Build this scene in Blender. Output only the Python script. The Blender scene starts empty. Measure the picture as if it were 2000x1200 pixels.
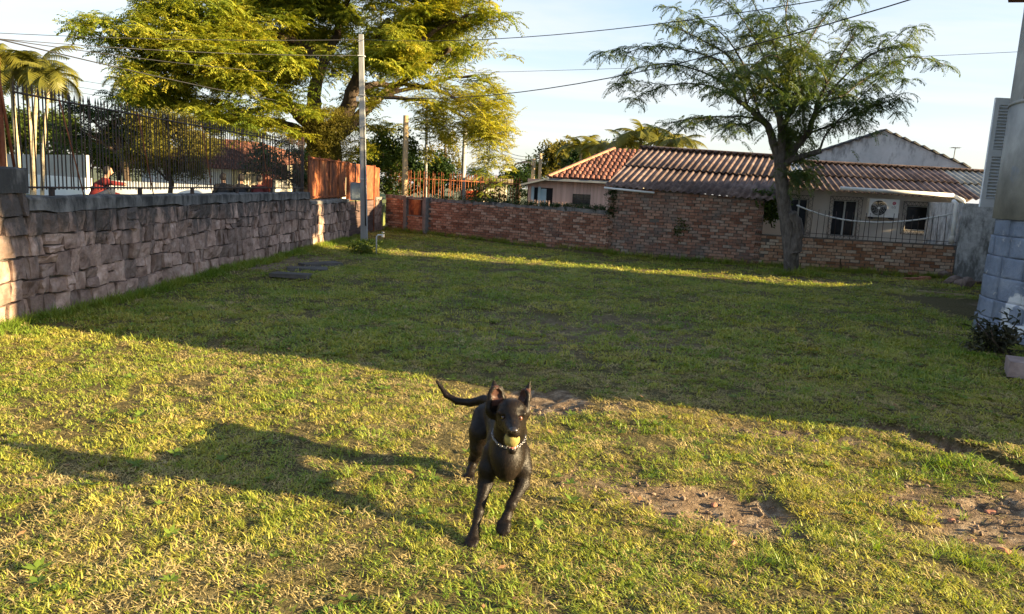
import bpy, bmesh, math, random
import numpy as np
from mathutils import Vector, Matrix, Euler

random.seed(7)
RNG = np.random.default_rng(7)
scene = bpy.context.scene
COL = scene.collection
R = math.radians
PI = math.pi

# ------------------------------------------------------------------ camera
FPX, CAM_H = 1450.0, 1.6                       # focal length in pixels of a 2000 px wide frame
ROLL = math.atan(.05)
PITCH = math.atan(235 * math.cos(ROLL) / FPX)
cam_d = bpy.data.cameras.new('camera')
cam = bpy.data.objects.new('camera', cam_d); COL.objects.link(cam)
cam_d.sensor_width = 36; cam_d.lens = FPX / 2000 * 36
cam_d.clip_start = .05; cam_d.clip_end = 3000
CAM_M = Matrix.Rotation(PI / 2 - PITCH, 3, 'X') @ Matrix.Rotation(ROLL, 3, 'Z')
cam.matrix_world = Matrix.Translation((0, 0, CAM_H)) @ CAM_M.to_4x4()
scene.camera = cam

# ------------------------------------------------------------------ light
SUN_EL, SUN_RATIO = R(13.0), .27               # sun low, to the right and a little behind the camera
to_sun = Vector((math.cos(math.atan(SUN_RATIO)) * math.cos(SUN_EL), -math.sin(math.atan(SUN_RATIO)) * math.cos(SUN_EL), math.sin(SUN_EL)))
sun_d = bpy.data.lights.new('sun', 'SUN'); sun_d.energy = 5.0; sun_d.angle = R(.53); sun_d.color = (1.0, .76, .42)
sun = bpy.data.objects.new('sun', sun_d); COL.objects.link(sun)
sun.rotation_euler = to_sun.to_track_quat('Z', 'Y').to_euler()

world = bpy.data.worlds.new('World'); scene.world = world; world.use_nodes = True
wn, wl = world.node_tree.nodes, world.node_tree.links
bg = wn['Background']; bg.inputs['Strength'].default_value = .07
sky = wn.new('ShaderNodeTexSky'); sky.sky_type = 'NISHITA'; sky.sun_disc = False
sky.sun_elevation = SUN_EL; sky.sun_rotation = math.atan2(to_sun.x, to_sun.y)
sky.air_density = 1.0; sky.dust_density = .6; sky.ozone_density = 2.2; sky.altitude = 20
# thin cirrus: noise on a flat layer high above, blended over the sky colour
tc = wn.new('ShaderNodeTexCoord'); sep = wn.new('ShaderNodeSeparateXYZ'); wl.new(tc.outputs['Generated'], sep.inputs[0])
def wmath(op, a, b):
    n = wn.new('ShaderNodeMath'); n.operation = op
    for i, v in enumerate((a, b)):
        if v is None: continue
        if isinstance(v, (int, float)): n.inputs[i].default_value = v
        else: wl.new(v, n.inputs[i])
    return n.outputs[0]
zc = wmath('MAXIMUM', sep.outputs['Z'], .0)
zc = wmath('ADD', zc, .10)
comb = wn.new('ShaderNodeCombineXYZ')
wl.new(wmath('DIVIDE', sep.outputs['X'], zc), comb.inputs['X']); wl.new(wmath('DIVIDE', sep.outputs['Y'], zc), comb.inputs['Y'])
mp = wn.new('ShaderNodeMapping'); wl.new(comb.outputs[0], mp.inputs['Vector'])
mp.inputs['Rotation'].default_value = (0, 0, R(12)); mp.inputs['Scale'].default_value = (.34, .8, 1)
no = wn.new('ShaderNodeTexNoise'); wl.new(mp.outputs[0], no.inputs['Vector'])
no.inputs['Scale'].default_value = 1.2; no.inputs['Detail'].default_value = 7; no.inputs['Roughness'].default_value = .55; no.inputs['Distortion'].default_value = .4
rp = wn.new('ShaderNodeValToRGB'); wl.new(no.outputs['Fac'], rp.inputs['Fac'])
rp.color_ramp.elements[0].position = .43; rp.color_ramp.elements[0].color = (0, 0, 0, 1)
rp.color_ramp.elements[1].position = .66; rp.color_ramp.elements[1].color = (.7, .7, .7, 1)
mx = wn.new('ShaderNodeMix'); mx.data_type = 'RGBA'
veil = wn.new('ShaderNodeMapRange'); wl.new(sep.outputs['Z'], veil.inputs[0])          # pale haze veil, thicker towards the horizon all round
for i_, v_ in ((1, 0.), (2, .42), (3, .78), (4, .05)): veil.inputs[i_].default_value = v_
wl.new(veil.outputs[0], mx.inputs['Factor']); wl.new(sky.outputs['Color'], mx.inputs[6])
mx.inputs[7].default_value = (2.2, 2.12, 2.1, 1)
mx2 = wn.new('ShaderNodeMix'); mx2.data_type = 'RGBA'; wl.new(rp.outputs['Color'], mx2.inputs['Factor']); wl.new(mx.outputs[2], mx2.inputs[6]); mx2.inputs[7].default_value = (2.85, 2.8, 2.78, 1)
wl.new(mx2.outputs[2], bg.inputs['Color'])

cy = scene.cycles; cy.max_bounces = 4; cy.diffuse_bounces = 2; cy.glossy_bounces = 2; cy.transmission_bounces = 3; cy.caustics_reflective = False; cy.caustics_refractive = False
vs = scene.view_settings
vs.view_transform = 'Standard'; vs.look = 'None'; vs.gamma = 1; vs.use_curve_mapping = False; vs.exposure = 2.45

# ------------------------------------------------------------------ helpers
def ray(px, py):
    return CAM_M @ Vector(((px - 1000) / FPX, -(py - 600) / FPX, -1.0))
def P(px, py, Y):                               # world point seen at a photo pixel, at distance Y down the yard
    d = ray(px, py); return Vector((0, 0, CAM_H)) + d * (Y / d.y)
def G(px, py, z=0.0):                           # the same on the ground
    d = ray(px, py); return Vector((0, 0, CAM_H)) + d * ((z - CAM_H) / d.z)

_tab = np.random.default_rng(3).random((256, 256))
def vnoise(x, y):
    x = np.asarray(x, float); y = np.asarray(y, float)
    xi = np.floor(x).astype(int); yi = np.floor(y).astype(int)
    fx = x - xi; fy = y - yi; fx = fx * fx * (3 - 2 * fx); fy = fy * fy * (3 - 2 * fy)
    a = _tab[xi & 255, yi & 255]; b = _tab[(xi + 1) & 255, yi & 255]; c = _tab[xi & 255, (yi + 1) & 255]; d = _tab[(xi + 1) & 255, (yi + 1) & 255]
    return (a * (1 - fx) + b * fx) * (1 - fy) + (c * (1 - fx) + d * fx) * fy
def fbm(x, y, o=4):
    x = np.asarray(x, float); y = np.asarray(y, float); s = 0; w = .5; t = 0
    for k in range(o):
        s = s + w * vnoise(x * 2**k + 17 * k, y * 2**k + 31 * k); t += w; w *= .5
    return s / t
def sstep(a, b, x):
    t = np.clip((x - a) / (b - a), 0, 1); return t * t * (3 - 2 * t)

def tag(o, label=None, cat=None, group=None, kind=None):
    if label: o['label'] = label
    if cat: o['category'] = cat
    if group: o['group'] = group
    if kind: o['kind'] = kind
    return o
def empty(name, loc, label, cat, group=None, rz=0):
    o = bpy.data.objects.new(name, None); COL.objects.link(o)
    o.location = loc; o.rotation_euler = (0, 0, rz); o.empty_display_size = .1
    return tag(o, label, cat, group)
def link(name, me, m=None, parent=None, loc=None, keep=True):
    o = bpy.data.objects.new(name, me); COL.objects.link(o)
    if m is not None and len(me.materials) == 0: me.materials.append(m)
    if parent is not None:
        o.parent = parent
        if keep:                                # vertices are world coordinates: cancel the parent's place
            top = parent; M = Matrix.Identity(4); chain = []
            while top: chain.append(top); top = top.parent
            for c in reversed(chain): M = M @ c.matrix_parent_inverse @ Matrix.LocRotScale(c.location, c.rotation_euler, c.scale)
            o.matrix_parent_inverse = M.inverted()
    if loc is not None: o.location = loc
    return o
def copy_part(src, parent, loc=None, rot=None, scale=None):
    o = src.copy(); COL.objects.link(o); o.parent = parent
    if loc is not None: o.location = loc
    if rot is not None: o.rotation_euler = rot
    if scale is not None: o.scale = scale
    return o

class MB:
    """collects shapes into one mesh"""
    def __init__(s): s.v = []; s.f = []; s.sm = []
    def add(s, v, f, smooth=False):
        n = len(s.v); s.v += [tuple(p) for p in v]; s.f += [tuple(i + n for i in q) for q in f]; s.sm += [smooth] * len(f); return s
    def box(s, c, size, rz=0, rot=None, jit=0):
        M = Euler(rot).to_matrix() if rot else Matrix.Rotation(rz, 3, 'Z')
        hx, hy, hz = (q / 2 for q in size); c = Vector(c); v = []
        for x in (-hx, hx):
            for y in (-hy, hy):
                for z in (-hz, hz):
                    v.append(c + M @ Vector((x, y, z)) + (Vector([random.uniform(-jit, jit) for _ in range(3)]) if jit else Vector()))
        return s.add(v, [(0, 1, 3, 2), (4, 6, 7, 5), (0, 4, 5, 1), (2, 3, 7, 6), (0, 2, 6, 4), (1, 5, 7, 3)])
    def tube(s, pts, rad, seg=8, cap=True, smooth=True):
        pts = [Vector(p) for p in pts]
        if isinstance(rad, (int, float)): rad = [rad] * len(pts)
        v = []; f = []; up = None
        for i, p in enumerate(pts):
            t = (pts[min(i + 1, len(pts) - 1)] - pts[max(i - 1, 0)]).normalized()
            if up is None: up = t.orthogonal().normalized()
            up = (up - t * up.dot(t))
            up = up.normalized() if up.length > 1e-6 else t.orthogonal().normalized()
            w = t.cross(up)
            for k in range(seg):
                a = 2 * PI * k / seg; v.append(p + (up * math.cos(a) + w * math.sin(a)) * rad[i])
        for i in range(len(pts) - 1):
            for k in range(seg):
                a = i * seg + k; b = i * seg + (k + 1) % seg; f.append((a, b, b + seg, a + seg))
        if cap: f.append(tuple(reversed(range(seg)))); f.append(tuple(range((len(pts) - 1) * seg, len(pts) * seg)))
        return s.add(v, f, smooth)
    def prism(s, poly, z0, z1):                 # polygon in plan, extruded up
        n = len(poly); v = [(x, y, z0) for x, y in poly] + [(x, y, z1) for x, y in poly]
        f = [tuple(reversed(range(n))), tuple(range(n, 2 * n))] + [(i, (i + 1) % n, n + (i + 1) % n, n + i) for i in range(n)]
        return s.add(v, f)
    def slab(s, quad, t):                       # four corners and a thickness along the normal (downwards/backwards)
        q = [Vector(p) for p in quad]; n = (q[1] - q[0]).cross(q[3] - q[0]).normalized() * t
        return s.add(q + [p - n for p in q], [(0, 1, 2, 3), (7, 6, 5, 4), (0, 4, 5, 1), (1, 5, 6, 2), (2, 6, 7, 3), (3, 7, 4, 0)])
    def mesh(s, name):
        me = bpy.data.meshes.new(name); me.from_pydata(s.v, [], s.f)
        me.polygons.foreach_set('use_smooth', s.sm); me.update(); return me
    def build(s, name, m=None, parent=None, keep=True):
        return link(name, s.mesh(name), m, parent, keep=keep)

def np_mesh(name, V, Fq, smooth=False):
    """mesh from arrays: V (n,3), Fq (m,3 or 4)"""
    V = np.asarray(V, np.float32); Fq = np.asarray(Fq, np.int32); k = Fq.shape[1]
    me = bpy.data.meshes.new(name); me.vertices.add(len(V)); me.vertices.foreach_set('co', V.ravel())
    me.loops.add(Fq.size); me.loops.foreach_set('vertex_index', Fq.ravel())
    me.polygons.add(len(Fq)); me.polygons.foreach_set('loop_start', np.arange(0, Fq.size, k, dtype=np.int32))
    me.polygons.foreach_set('use_smooth', np.full(len(Fq), smooth)); me.update(calc_edges=True); me.validate(); return me

# ------------------------------------------------------------------ materials
def lin(h):                                     # '#rrggbb' as painted on a swatch -> linear
    c = [int(h[i:i + 2], 16) / 255 for i in (1, 3, 5)]
    return tuple(((x + .055) / 1.055) ** 2.4 if x > .04045 else x / 12.92 for x in c)
class N:
    def __init__(s, name):
        s.m = bpy.data.materials.new(name); s.m.use_nodes = True; s.t = s.m.node_tree
        s.n, s.l = s.t.nodes, s.t.links; s.b = s.n['Principled BSDF']; s.out = s.n['Material Output']
    def new(s, t, **k):
        n = s.n.new(t)
        for a, v in k.items(): setattr(n, a, v)
        return n
    def pos(s, coords='world', stretch=None):
        o = s.new('ShaderNodeNewGeometry').outputs['Position'] if coords == 'world' else s.new('ShaderNodeTexCoord').outputs['Object']
        if stretch:
            mpp = s.new('ShaderNodeMapping'); s.l.new(o, mpp.inputs['Vector']); mpp.inputs['Scale'].default_value = stretch; o = mpp.outputs[0]
        return o
    def noise(s, vec, scale, detail=5, rough=.55, dist=0):
        n = s.new('ShaderNodeTexNoise'); s.l.new(vec, n.inputs['Vector'])
        for a, v in (('Scale', scale), ('Detail', detail), ('Roughness', rough), ('Distortion', dist)): n.inputs[a].default_value = v
        return n.outputs['Fac']
    def ramp(s, fac, stops):
        r = s.new('ShaderNodeValToRGB'); s.l.new(fac, r.inputs['Fac']); e = r.color_ramp.elements
        while len(e) < len(stops): e.new(.5)
        for k, (p, c) in enumerate(stops):
            e[k].position = p; e[k].color = (c, c, c, 1) if isinstance(c, (int, float)) else (*c, 1)
        return r.outputs['Color']
    def mix(s, fac, a, b, mode='MIX'):
        n = s.new('ShaderNodeMix', data_type='RGBA', blend_type=mode)
        for i, v in ((0, fac), (6, a), (7, b)):
            if isinstance(v, (int, float)): n.inputs[i].default_value = v if i == 0 else (v, v, v, 1)
            elif isinstance(v, tuple): n.inputs[i].default_value = (*v, 1)
            else: s.l.new(v, n.inputs[i])
        return n.outputs[2]
    def math(s, op, a, b=None):
        n = s.new('ShaderNodeMath', operation=op)
        for i, v in enumerate((a, b)):
            if v is None: continue
            if isinstance(v, (int, float)): n.inputs[i].default_value = v
            else: s.l.new(v, n.inputs[i])
        return n.outputs[0]
    def rnd(s):                                 # differs from piece to piece, as an object or as an island of a joined mesh
        a = s.new('ShaderNodeObjectInfo').outputs['Random']; b = s.new('ShaderNodeNewGeometry').outputs['Random Per Island']
        return s.math('FRACT', s.math('ADD', a, b))
    def bump(s, h, strength=.4, dist=.02):
        b = s.new('ShaderNodeBump'); s.l.new(h, b.inputs['Height']); b.inputs['Strength'].default_value = strength; b.inputs['Distance'].default_value = dist
        s.l.new(b.outputs[0], s.b.inputs['Normal'])
    def done(s, col, rough=.85, spec=.3, metal=0):
        if isinstance(col, tuple): s.b.inputs['Base Color'].default_value = (*col, 1)
        else: s.l.new(col, s.b.inputs['Base Color'])
        s.b.inputs['Roughness'].default_value = rough; s.b.inputs['Specular IOR Level'].default_value = spec; s.b.inputs['Metallic'].default_value = metal
        return s.m
def simple(name, stops, scale=6, rough=.85, bump=.3, bdist=.01, bscale=None, spec=.3, vary=0, metal=0, stretch=None, detail=6):
    """a mottled surface: noise through a colour ramp, fine relief, brightness varying from piece to piece"""
    n = N(name); p = n.pos('world', stretch); f = n.noise(p, scale, detail, .6); c = n.ramp(f, stops) if len(stops) > 1 else None
    if c is None:
        a = stops[0][1]; c = n.ramp(f, [(.3, tuple(x * .82 for x in a)), (.7, tuple(min(1, x * 1.12) for x in a))])
    if vary:
        c = n.mix(1.0, c, n.ramp(n.rnd(), [(0, 1 - vary), (1, 1 + vary)]), 'MULTIPLY')
    if bump: n.bump(n.noise(p, bscale or scale * 5, 4, .6), bump, bdist)
    return n.done(c, rough, spec, metal)
def leafmat(name, stops, trans=.45, tcol=None, rough=.5, nscale=.9):
    """leaf: colour from the leaf's own random value and a slow noise through the plant; part of the light goes through"""
    n = N(name); at = n.new('ShaderNodeAttribute', attribute_type='INSTANCER', attribute_name='rnd')
    isl = n.new('ShaderNodeNewGeometry').outputs['Random Per Island']
    f = n.math('ADD', n.math('MULTIPLY', at.outputs['Fac'], .45), n.math('MULTIPLY', isl, .2))
    f = n.math('ADD', f, n.math('MULTIPLY', n.math('SUBTRACT', n.noise(n.pos(), nscale, 3), .32), .9))
    c = n.ramp(f, stops); n.done(c, rough, .25)
    tr = n.new('ShaderNodeBsdfTranslucent'); n.l.new(n.mix(1.0, c, tcol or (1.25, 1.2, .55), 'MULTIPLY'), tr.inputs['Color'])
    ms = n.new('ShaderNodeMixShader'); ms.inputs[0].default_value = trans
    n.l.new(n.b.outputs[0], ms.inputs[1]); n.l.new(tr.outputs[0], ms.inputs[2]); n.l.new(ms.outputs[0], n.out.inputs['Surface'])
    return n.m

# ------------------------------------------------------------------ scattering (for grass and foliage)
def scatter(name, pts, rots, scl, rnd, kind, protos, parent=None):
    """one object whose geometry nodes set protos[kind] on each point"""
    me = bpy.data.meshes.new(name); n = len(pts); me.vertices.add(n)
    me.vertices.foreach_set('co', np.asarray(pts, np.float32).ravel())
    a = me.attributes.new('rot', 'FLOAT_VECTOR', 'POINT'); a.data.foreach_set('vector', np.asarray(rots, np.float32).ravel())
    a = me.attributes.new('scl', 'FLOAT', 'POINT'); a.data.foreach_set('value', np.asarray(scl, np.float32))
    a = me.attributes.new('rnd', 'FLOAT', 'POINT'); a.data.foreach_set('value', np.asarray(rnd, np.float32))
    a = me.attributes.new('kind', 'INT', 'POINT'); a.data.foreach_set('value', np.asarray(kind, np.int32))
    me.update(); o = link(name, me, None, parent)
    ng = bpy.data.node_groups.new(name, 'GeometryNodeTree'); md = o.modifiers.new('scatter', 'NODES'); md.node_group = ng
    ng.interface.new_socket('Geometry', in_out='INPUT', socket_type='NodeSocketGeometry'); ng.interface.new_socket('Geometry', in_out='OUTPUT', socket_type='NodeSocketGeometry')
    nn, nl = ng.nodes, ng.links; gi = nn.new('NodeGroupInput'); go = nn.new('NodeGroupOutput'); join = nn.new('GeometryNodeJoinGeometry')
    def attr(nm, ty):
        x = nn.new('GeometryNodeInputNamedAttribute'); x.data_type = ty; x.inputs['Name'].default_value = nm; return x.outputs[0]
    er = nn.new('FunctionNodeEulerToRotation'); nl.new(attr('rot', 'FLOAT_VECTOR'), er.inputs[0]); sc = attr('scl', 'FLOAT'); kd = attr('kind', 'INT')
    for i, pr in enumerate(protos):
        oi = nn.new('GeometryNodeObjectInfo'); oi.inputs['Object'].default_value = pr; oi.transform_space = 'ORIGINAL'
        cp = nn.new('FunctionNodeCompare'); cp.data_type = 'INT'; cp.operation = 'EQUAL'; nl.new(kd, cp.inputs[2]); cp.inputs[3].default_value = i
        ip = nn.new('GeometryNodeInstanceOnPoints'); nl.new(gi.outputs[0], ip.inputs['Points']); nl.new(cp.outputs[0], ip.inputs['Selection'])
        nl.new(oi.outputs['Geometry'], ip.inputs['Instance']); nl.new(er.outputs[0], ip.inputs['Rotation']); nl.new(sc, ip.inputs['Scale'])
        nl.new(ip.outputs[0], join.inputs[0])
    nl.new(join.outputs[0], go.inputs[0]); return o
def proto(name, mb, m):                         # a mesh that only scatter() places
    me = mb if isinstance(mb, bpy.types.Mesh) else mb.mesh(name)
    o = bpy.data.objects.new(name, me); me.materials.append(m); return o
# ------------------------------------------------------------------ ground
WX = lambda y: -5.13 + .028 * y                 # face of the stone wall
def patch(x, y, cx, cy, rx, ry, rz=0, w=.35, na=1.3):
    c, s = math.cos(rz), math.sin(rz); u = ((x - cx) * c + (y - cy) * s) / rx; v = (-(x - cx) * s + (y - cy) * c) / ry
    d = np.sqrt(u * u + v * v) + (fbm(x * 4.5, y * 4.5, 4) - .5) * na
    return 1 - sstep(1 - w, 1 + w * .6, d)
def dirt_mask(x, y):
    x = np.asarray(x, float); y = np.asarray(y, float)
    m = patch(x, y, 1.08, 3.72, .50, .34, -.15)
    m = np.maximum(m, patch(x, y, 2.85, 3.70, .78, .46, -.1, .3, 1.0))
    m = np.maximum(m, patch(x, y, .26, 5.58, .55, .30, -.1) * .95)
    m = np.maximum(m, patch(x, y, 3.08, 4.78, .65, .15, -1.0))
    m = np.maximum(m, patch(x, y, 2.0, 5.0, .55, .16, -.2) * .55)
    m = np.maximum(m, patch(x, y, 8.3, 12.2, .5, .9, 0) * .6)
    m = np.maximum(m, patch(x, y, .9, 8.4, 1.9, 1.5, .2) * .42)
    m = np.maximum(m, patch(x, y, -4.0, 13.5, .8, 1.6, 0) * .7)
    m = np.maximum(m, patch(x, y, .62, 3.9, .4, .3, 0) * .45)
    m = np.maximum(m, patch(x, y, 6.3, 15.4, 2.2, .35, -.3) * .4)
    return m
def ground_z(x, y):
    x = np.asarray(x, float); y = np.asarray(y, float)
    z = (fbm(x * .55 + 5, y * .55, 3) - .5) * .11 + (fbm(x * 3.1, y * 3.1 + 9, 3) - .5) * .035
    z = z * sstep(1.5, 3.0, np.hypot(x, y - .5) + .6)
    d = dirt_mask(x, y)
    z = z - d * .03 + d * (fbm(x * 13, y * 13, 4) - .5) * .065
    z = z - .17 * patch(x, y, 3.1, 4.75, .6, .13, -1.0)
    return z
def gz(x, y): return float(ground_z(x, y))

xs = np.concatenate([np.arange(-5.6, 4.4, .055), np.arange(4.4, 13.1, .2)])
ys = np.concatenate([np.arange(-9, 2.2, .6), np.arange(2.2, 7, .045), np.arange(7, 12, .11), np.arange(12, 26.5, .25)])
X, Y = np.meshgrid(xs, ys); nx, ny = len(xs), len(ys)
V = np.stack([X, Y, ground_z(X, Y)], -1).reshape(-1, 3)
I = np.arange(nx * ny).reshape(ny, nx); Q = np.stack([I[:-1, :-1], I[:-1, 1:], I[1:, 1:], I[1:, :-1]], -1).reshape(-1, 4)
me = np_mesh('yard_soil', V, Q, True)
a = me.attributes.new('dirt', 'FLOAT', 'POINT'); a.data.foreach_set('value', dirt_mask(V[:, 0], V[:, 1]).astype(np.float32))
n = N('soil'); p = n.pos()
at = n.new('ShaderNodeAttribute', attribute_name='dirt').outputs['Fac']
thatch = n.ramp(n.noise(p, 38, 6, .7), [(.3, (.035, .028, .014)), (.5, (.10, .085, .035)), (.72, (.20, .16, .075))])
soil = n.ramp(n.noise(p, 14, 8, .65), [(.3, (.075, .052, .034)), (.5, (.18, .128, .082)), (.68, (.37, .29, .20))])
fine = n.ramp(n.noise(p, 90, 4, .6), [(.3, .75), (.7, 1.2)])
n.bump(n.noise(p, 60, 5, .65), .9, .03)
ms_ = n.ramp(at, [(.25, 0.0), (.6, 1.0)])
M_SOIL = n.done(n.mix(1.0, n.mix(ms_, thatch, soil), fine, 'MULTIPLY'), .95, .15)
yard = link('lawn_ground', me, M_SOIL); tag(yard, 'uneven earth of the yard under the grass', 'ground', kind='structure')

M_FAR = simple('far_ground', [(.3, (.05, .07, .03)), (.7, (.11, .12, .06))], .6, .95, .2)
g = MB(); ring = 48
g.add([(0, 0, -.35)] + [(900 * math.cos(2 * PI * k / ring), 900 * math.sin(2 * PI * k / ring), -.35) for k in range(ring)], [(0, 1 + k, 1 + (k + 1) % ring) for k in range(ring)])
tag(g.build('ground', M_FAR), 'flat ground reaching out beyond the yard', 'ground', kind='structure')
# the square behind the stone wall lies higher
M_TERR = simple('terrace_grass', [(.3, (.06, .09, .02)), (.7, (.16, .17, .05))], 3, .95, .5, .03, 30)
ZT = .55
g = MB(); g.prism([(WX(-9) - .32, -9), (WX(17) - .32, 17), (WX(25) - .46, 25), (-9, 60), (-90, 60), (-90, -9)], -.5, ZT)
tag(g.build('raised_terrain', M_TERR), 'higher grassy square behind the stone wall', 'terrain', kind='structure')

# ------------------------------------------------------------------ grass
def blade_clump(nb, rad, lmin, lmax, wid, lie, seed, seg=3):
    r = np.random.default_rng(seed); V = []; Fq = []
    for b in range(nb):
        a = r.uniform(0, 2 * PI); rr = rad * math.sqrt(r.random()); bx, by = rr * math.cos(a), rr * math.sin(a)
        h = r.uniform(0, 2 * PI); L = r.uniform(lmin, lmax); w = wid * r.uniform(.7, 1.25) / 2
        el = r.uniform(*lie); curl = r.uniform(.3, 1.3); x, z = 0, -.004; i0 = len(V); tw = r.uniform(-.5, .5)
        for s in range(seg + 1):
            t = s / seg; ww = w * (1 - t ** 2.2) + .0003; hh = h + tw * t
            px, py = bx + x * math.cos(h), by + x * math.sin(h); ox, oy = -math.sin(hh) * ww, math.cos(hh) * ww
            V += [(px + ox, py + oy, z), (px - ox, py - oy, z)]
            e = el - curl * t; x += L / seg * math.cos(e); z = max(z + L / seg * math.sin(e), .002)
        for s in range(seg):
            k = i0 + 2 * s; Fq.append((k, k + 1, k + 3, k + 2))
    return np_mesh('blades', V, Fq)
GREEN = [(.0, (.085, .17, .02)), (.3, (.165, .25, .032)), (.55, (.29, .315, .055)), (.78, (.44, .39, .085)), (1., (.56, .45, .15))]
DRY = [(.0, (.18, .15, .045)), (.5, (.38, .30, .12)), (1., (.55, .45, .22))]
M_GRASS = leafmat('grass_blade', GREEN, .35, (1.3, 1.25, .5), .42, .8)
M_DRY = leafmat('dry_grass_blade', DRY, .25, (1.2, 1.1, .7), .6, .9)
PG = [proto('blade_a', blade_clump(60, .085, .020, .050, .0058, (.15, 1.2), 1), M_GRASS), proto('blade_b', blade_clump(54, .085, .018, .042, .0062, (.05, 1.0), 2), M_GRASS),
      proto('blade_c', blade_clump(34, .08, .03, .065, .005, (.3, 1.3), 3), M_GRASS), proto('blade_dry', blade_clump(52, .09, .02, .05, .0042, (.0, .6), 4), M_DRY),
      proto('blade_far_a', blade_clump(50, .16, .03, .06, .010, (.1, 1.1), 5, 2), M_GRASS), proto('blade_far_dry', blade_clump(44, .16, .03, .06, .009, (.0, .5), 6, 2), M_DRY),
      proto('blade_tall',  blade_clump(16, .05, .12, .26, .0075, (.7, 1.5), 8, 4), M_GRASS)]
M_WEED = leafmat('weed_leaf', [(0, (.08, .14, .02)), (1, (.18, .25, .035))], .35, None, .5, 2); M_LITTER = simple('dry_leaf', [(.3, (.14, .07, .03)), (.7, (.32, .19, .08))], 20, .9, .2)
def rosette(n_, L, W, seed, up):
    r = np.random.default_rng(seed); V = []; F = []
    for i in range(n_):
        az = 2 * PI * i / n_ + r.uniform(-.3, .3); e = r.uniform(*up); l = L * r.uniform(.7, 1.2); d = np.array([math.cos(az) * math.cos(e), math.sin(az) * math.cos(e), math.sin(e)]); s = np.array([-math.sin(az), math.cos(az), 0]) * W / 2; n0 = len(V)
        V += [(0, 0, .004), tuple(d * l * .45 + s), tuple(d * l + (0, 0, -.004)), tuple(d * l * .45 - s)]; F.append((n0, n0 + 1, n0 + 2, n0 + 3))
    return np_mesh('rosette', V, F)
PG += [proto('weed_rosette', rosette(9, .055, .022, 1, (.15, .7)), M_WEED), proto('dead_leaf', rosette(1, .05, .024, 2, (.1, .3)), M_LITTER)]
def put_grass():
    pts = []; kd = []; sc = []; rn = []
    def zone(y0, y1, dens, kinds, probs, s):
        m = .72; xm0, xm1 = -y1 * m - 1.5, min(y1 * m + 1.5, 11); xm0 = max(xm0, -5.1)
        nn = int((y1 - y0) * (xm1 - xm0) * dens); x = RNG.uniform(xm0, xm1, nn); y = RNG.uniform(y0, y1, nn)
        ok = (np.abs(x) < y * m + 1.4) & (x > WX(y) + .02)
        ok &= ~((x > 6.7) & (y > 4.0) & (y < 13.2)) & (np.hypot(x - 7.83, y - 9.35) > 1.62)
        ok &= (y < 24.2 - .87 * (x + 4.3)) | (x > 2.4); ok &= (y < 19.45 - .43 * (x - 2.45)) | (x < 2.4); ok &= (y < 17.9 - .19 * (x - 5.9)) | (x < 5.9)
        d = dirt_mask(x, y); thin = fbm(x * 2.2 + 40, y * 2.2, 3)
        ok &= RNG.random(nn) > np.clip(d * 1.25, 0, .98)
        ok &= RNG.random(nn) < np.clip(.45 + (thin - .3) * 2.6, .35, 1)
        x, y = x[ok], y[ok]; k = RNG.choice(kinds, len(x), p=probs)
        dryz = fbm(x * .9 + 70, y * .9, 3); fd = (RNG.random(len(x)) < np.clip((dryz - .50) * 3.0, 0, .6) * (1 - .75 * sstep(5.6, 7.2, y)))  # fewer dry clumps past the shadow edge: shaded lawn coloured greener
        if y0 < 9: k = np.where(fd & (k < 3), 3, k)
        else: k = np.where(fd & (k == 4), 5, k)
        pts.append(np.stack([x, y, ground_z(x, y)], -1)); kd.append(k); sc.append(s * RNG.uniform(.7, 1.25, len(x)))
        rn.append(np.clip(RNG.normal(.56, .25, len(x)) - .02 * sstep(5.6, 7.5, y), 0, 1))  # slightly deeper green put into the shaded lawn
    zone(1.3, 4.2, 470, [0, 1, 2, 3], [.31, .26, .05, .38], .82)
    zone(4.2, 6.6, 360, [0, 1, 2, 3], [.31, .26, .05, .38], .88)
    zone(6.6, 9.0, 150, [0, 1, 2, 3], [.42, .34, .08, .16], 1.3)  # dry share drops here too, greening the lawn in the house shadow
    zone(9.0, 14., 75, [4, 5], [.86, .14], 1.0)
    zone(14., 25., 40, [4, 5], [.84, .16], 1.15)
    # longer tufts: along the walls and here and there
    def tuft(x, y, s):
        x = np.asarray(x); y = np.asarray(y); pts.append(np.stack([x, y, ground_z(x, y)], -1)); kd.append(np.full(len(x), 6)); sc.append(s * RNG.uniform(.6, 1.2, len(x))); rn.append(RNG.uniform(0, .45, len(x)))
    y = RNG.uniform(6.6, 20, 1300); x = WX(y) + np.abs(RNG.normal(0, .11, 1300)) + .03; tuft(x, y, .7)
    for (ax, ay), (bx_, by_), nn in (((-4.3, 24.5), (2.45, 19.35), 260), ((2.45, 19.35), (5.9, 17.8), 160), ((5.9, 17.8), (10, 17.0), 200)):
        t = RNG.random(nn); tuft(ax + (bx_ - ax) * t, ay + (by_ - ay) * t - np.abs(RNG.normal(0, .12, nn)), .9)
    x = RNG.uniform(-2.2, 3, 240); y = RNG.uniform(2.6, 5.2, 240); ok = fbm(x * 1.7 + 3, y * 1.7, 2) > .56; tuft(x[ok][:60], y[ok][:60], .38)
    for cx, cy, nn, sp, s in ((-1.15, 3.35, 16, .16, .38), (1.55, 3.95, 16, .12, .4), (1.65, 3.4, 18, .14, .4), (1.2, 3.2, 14, .12, .4), (2.75, 4.35, 10, .2, .6), (-1.95, 3.9, 12, .15, .42), (2.2, 3.2, 12, .15, .38), (6.15, 16.3, 70, .28, 1.1), (-3.7, 18.6, 60, .25, 1.0), (6.6, 9.9, 60, .3, 1.0)):
        tuft(RNG.normal(cx, sp, nn), RNG.normal(cy, sp * .7, nn), s)
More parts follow.
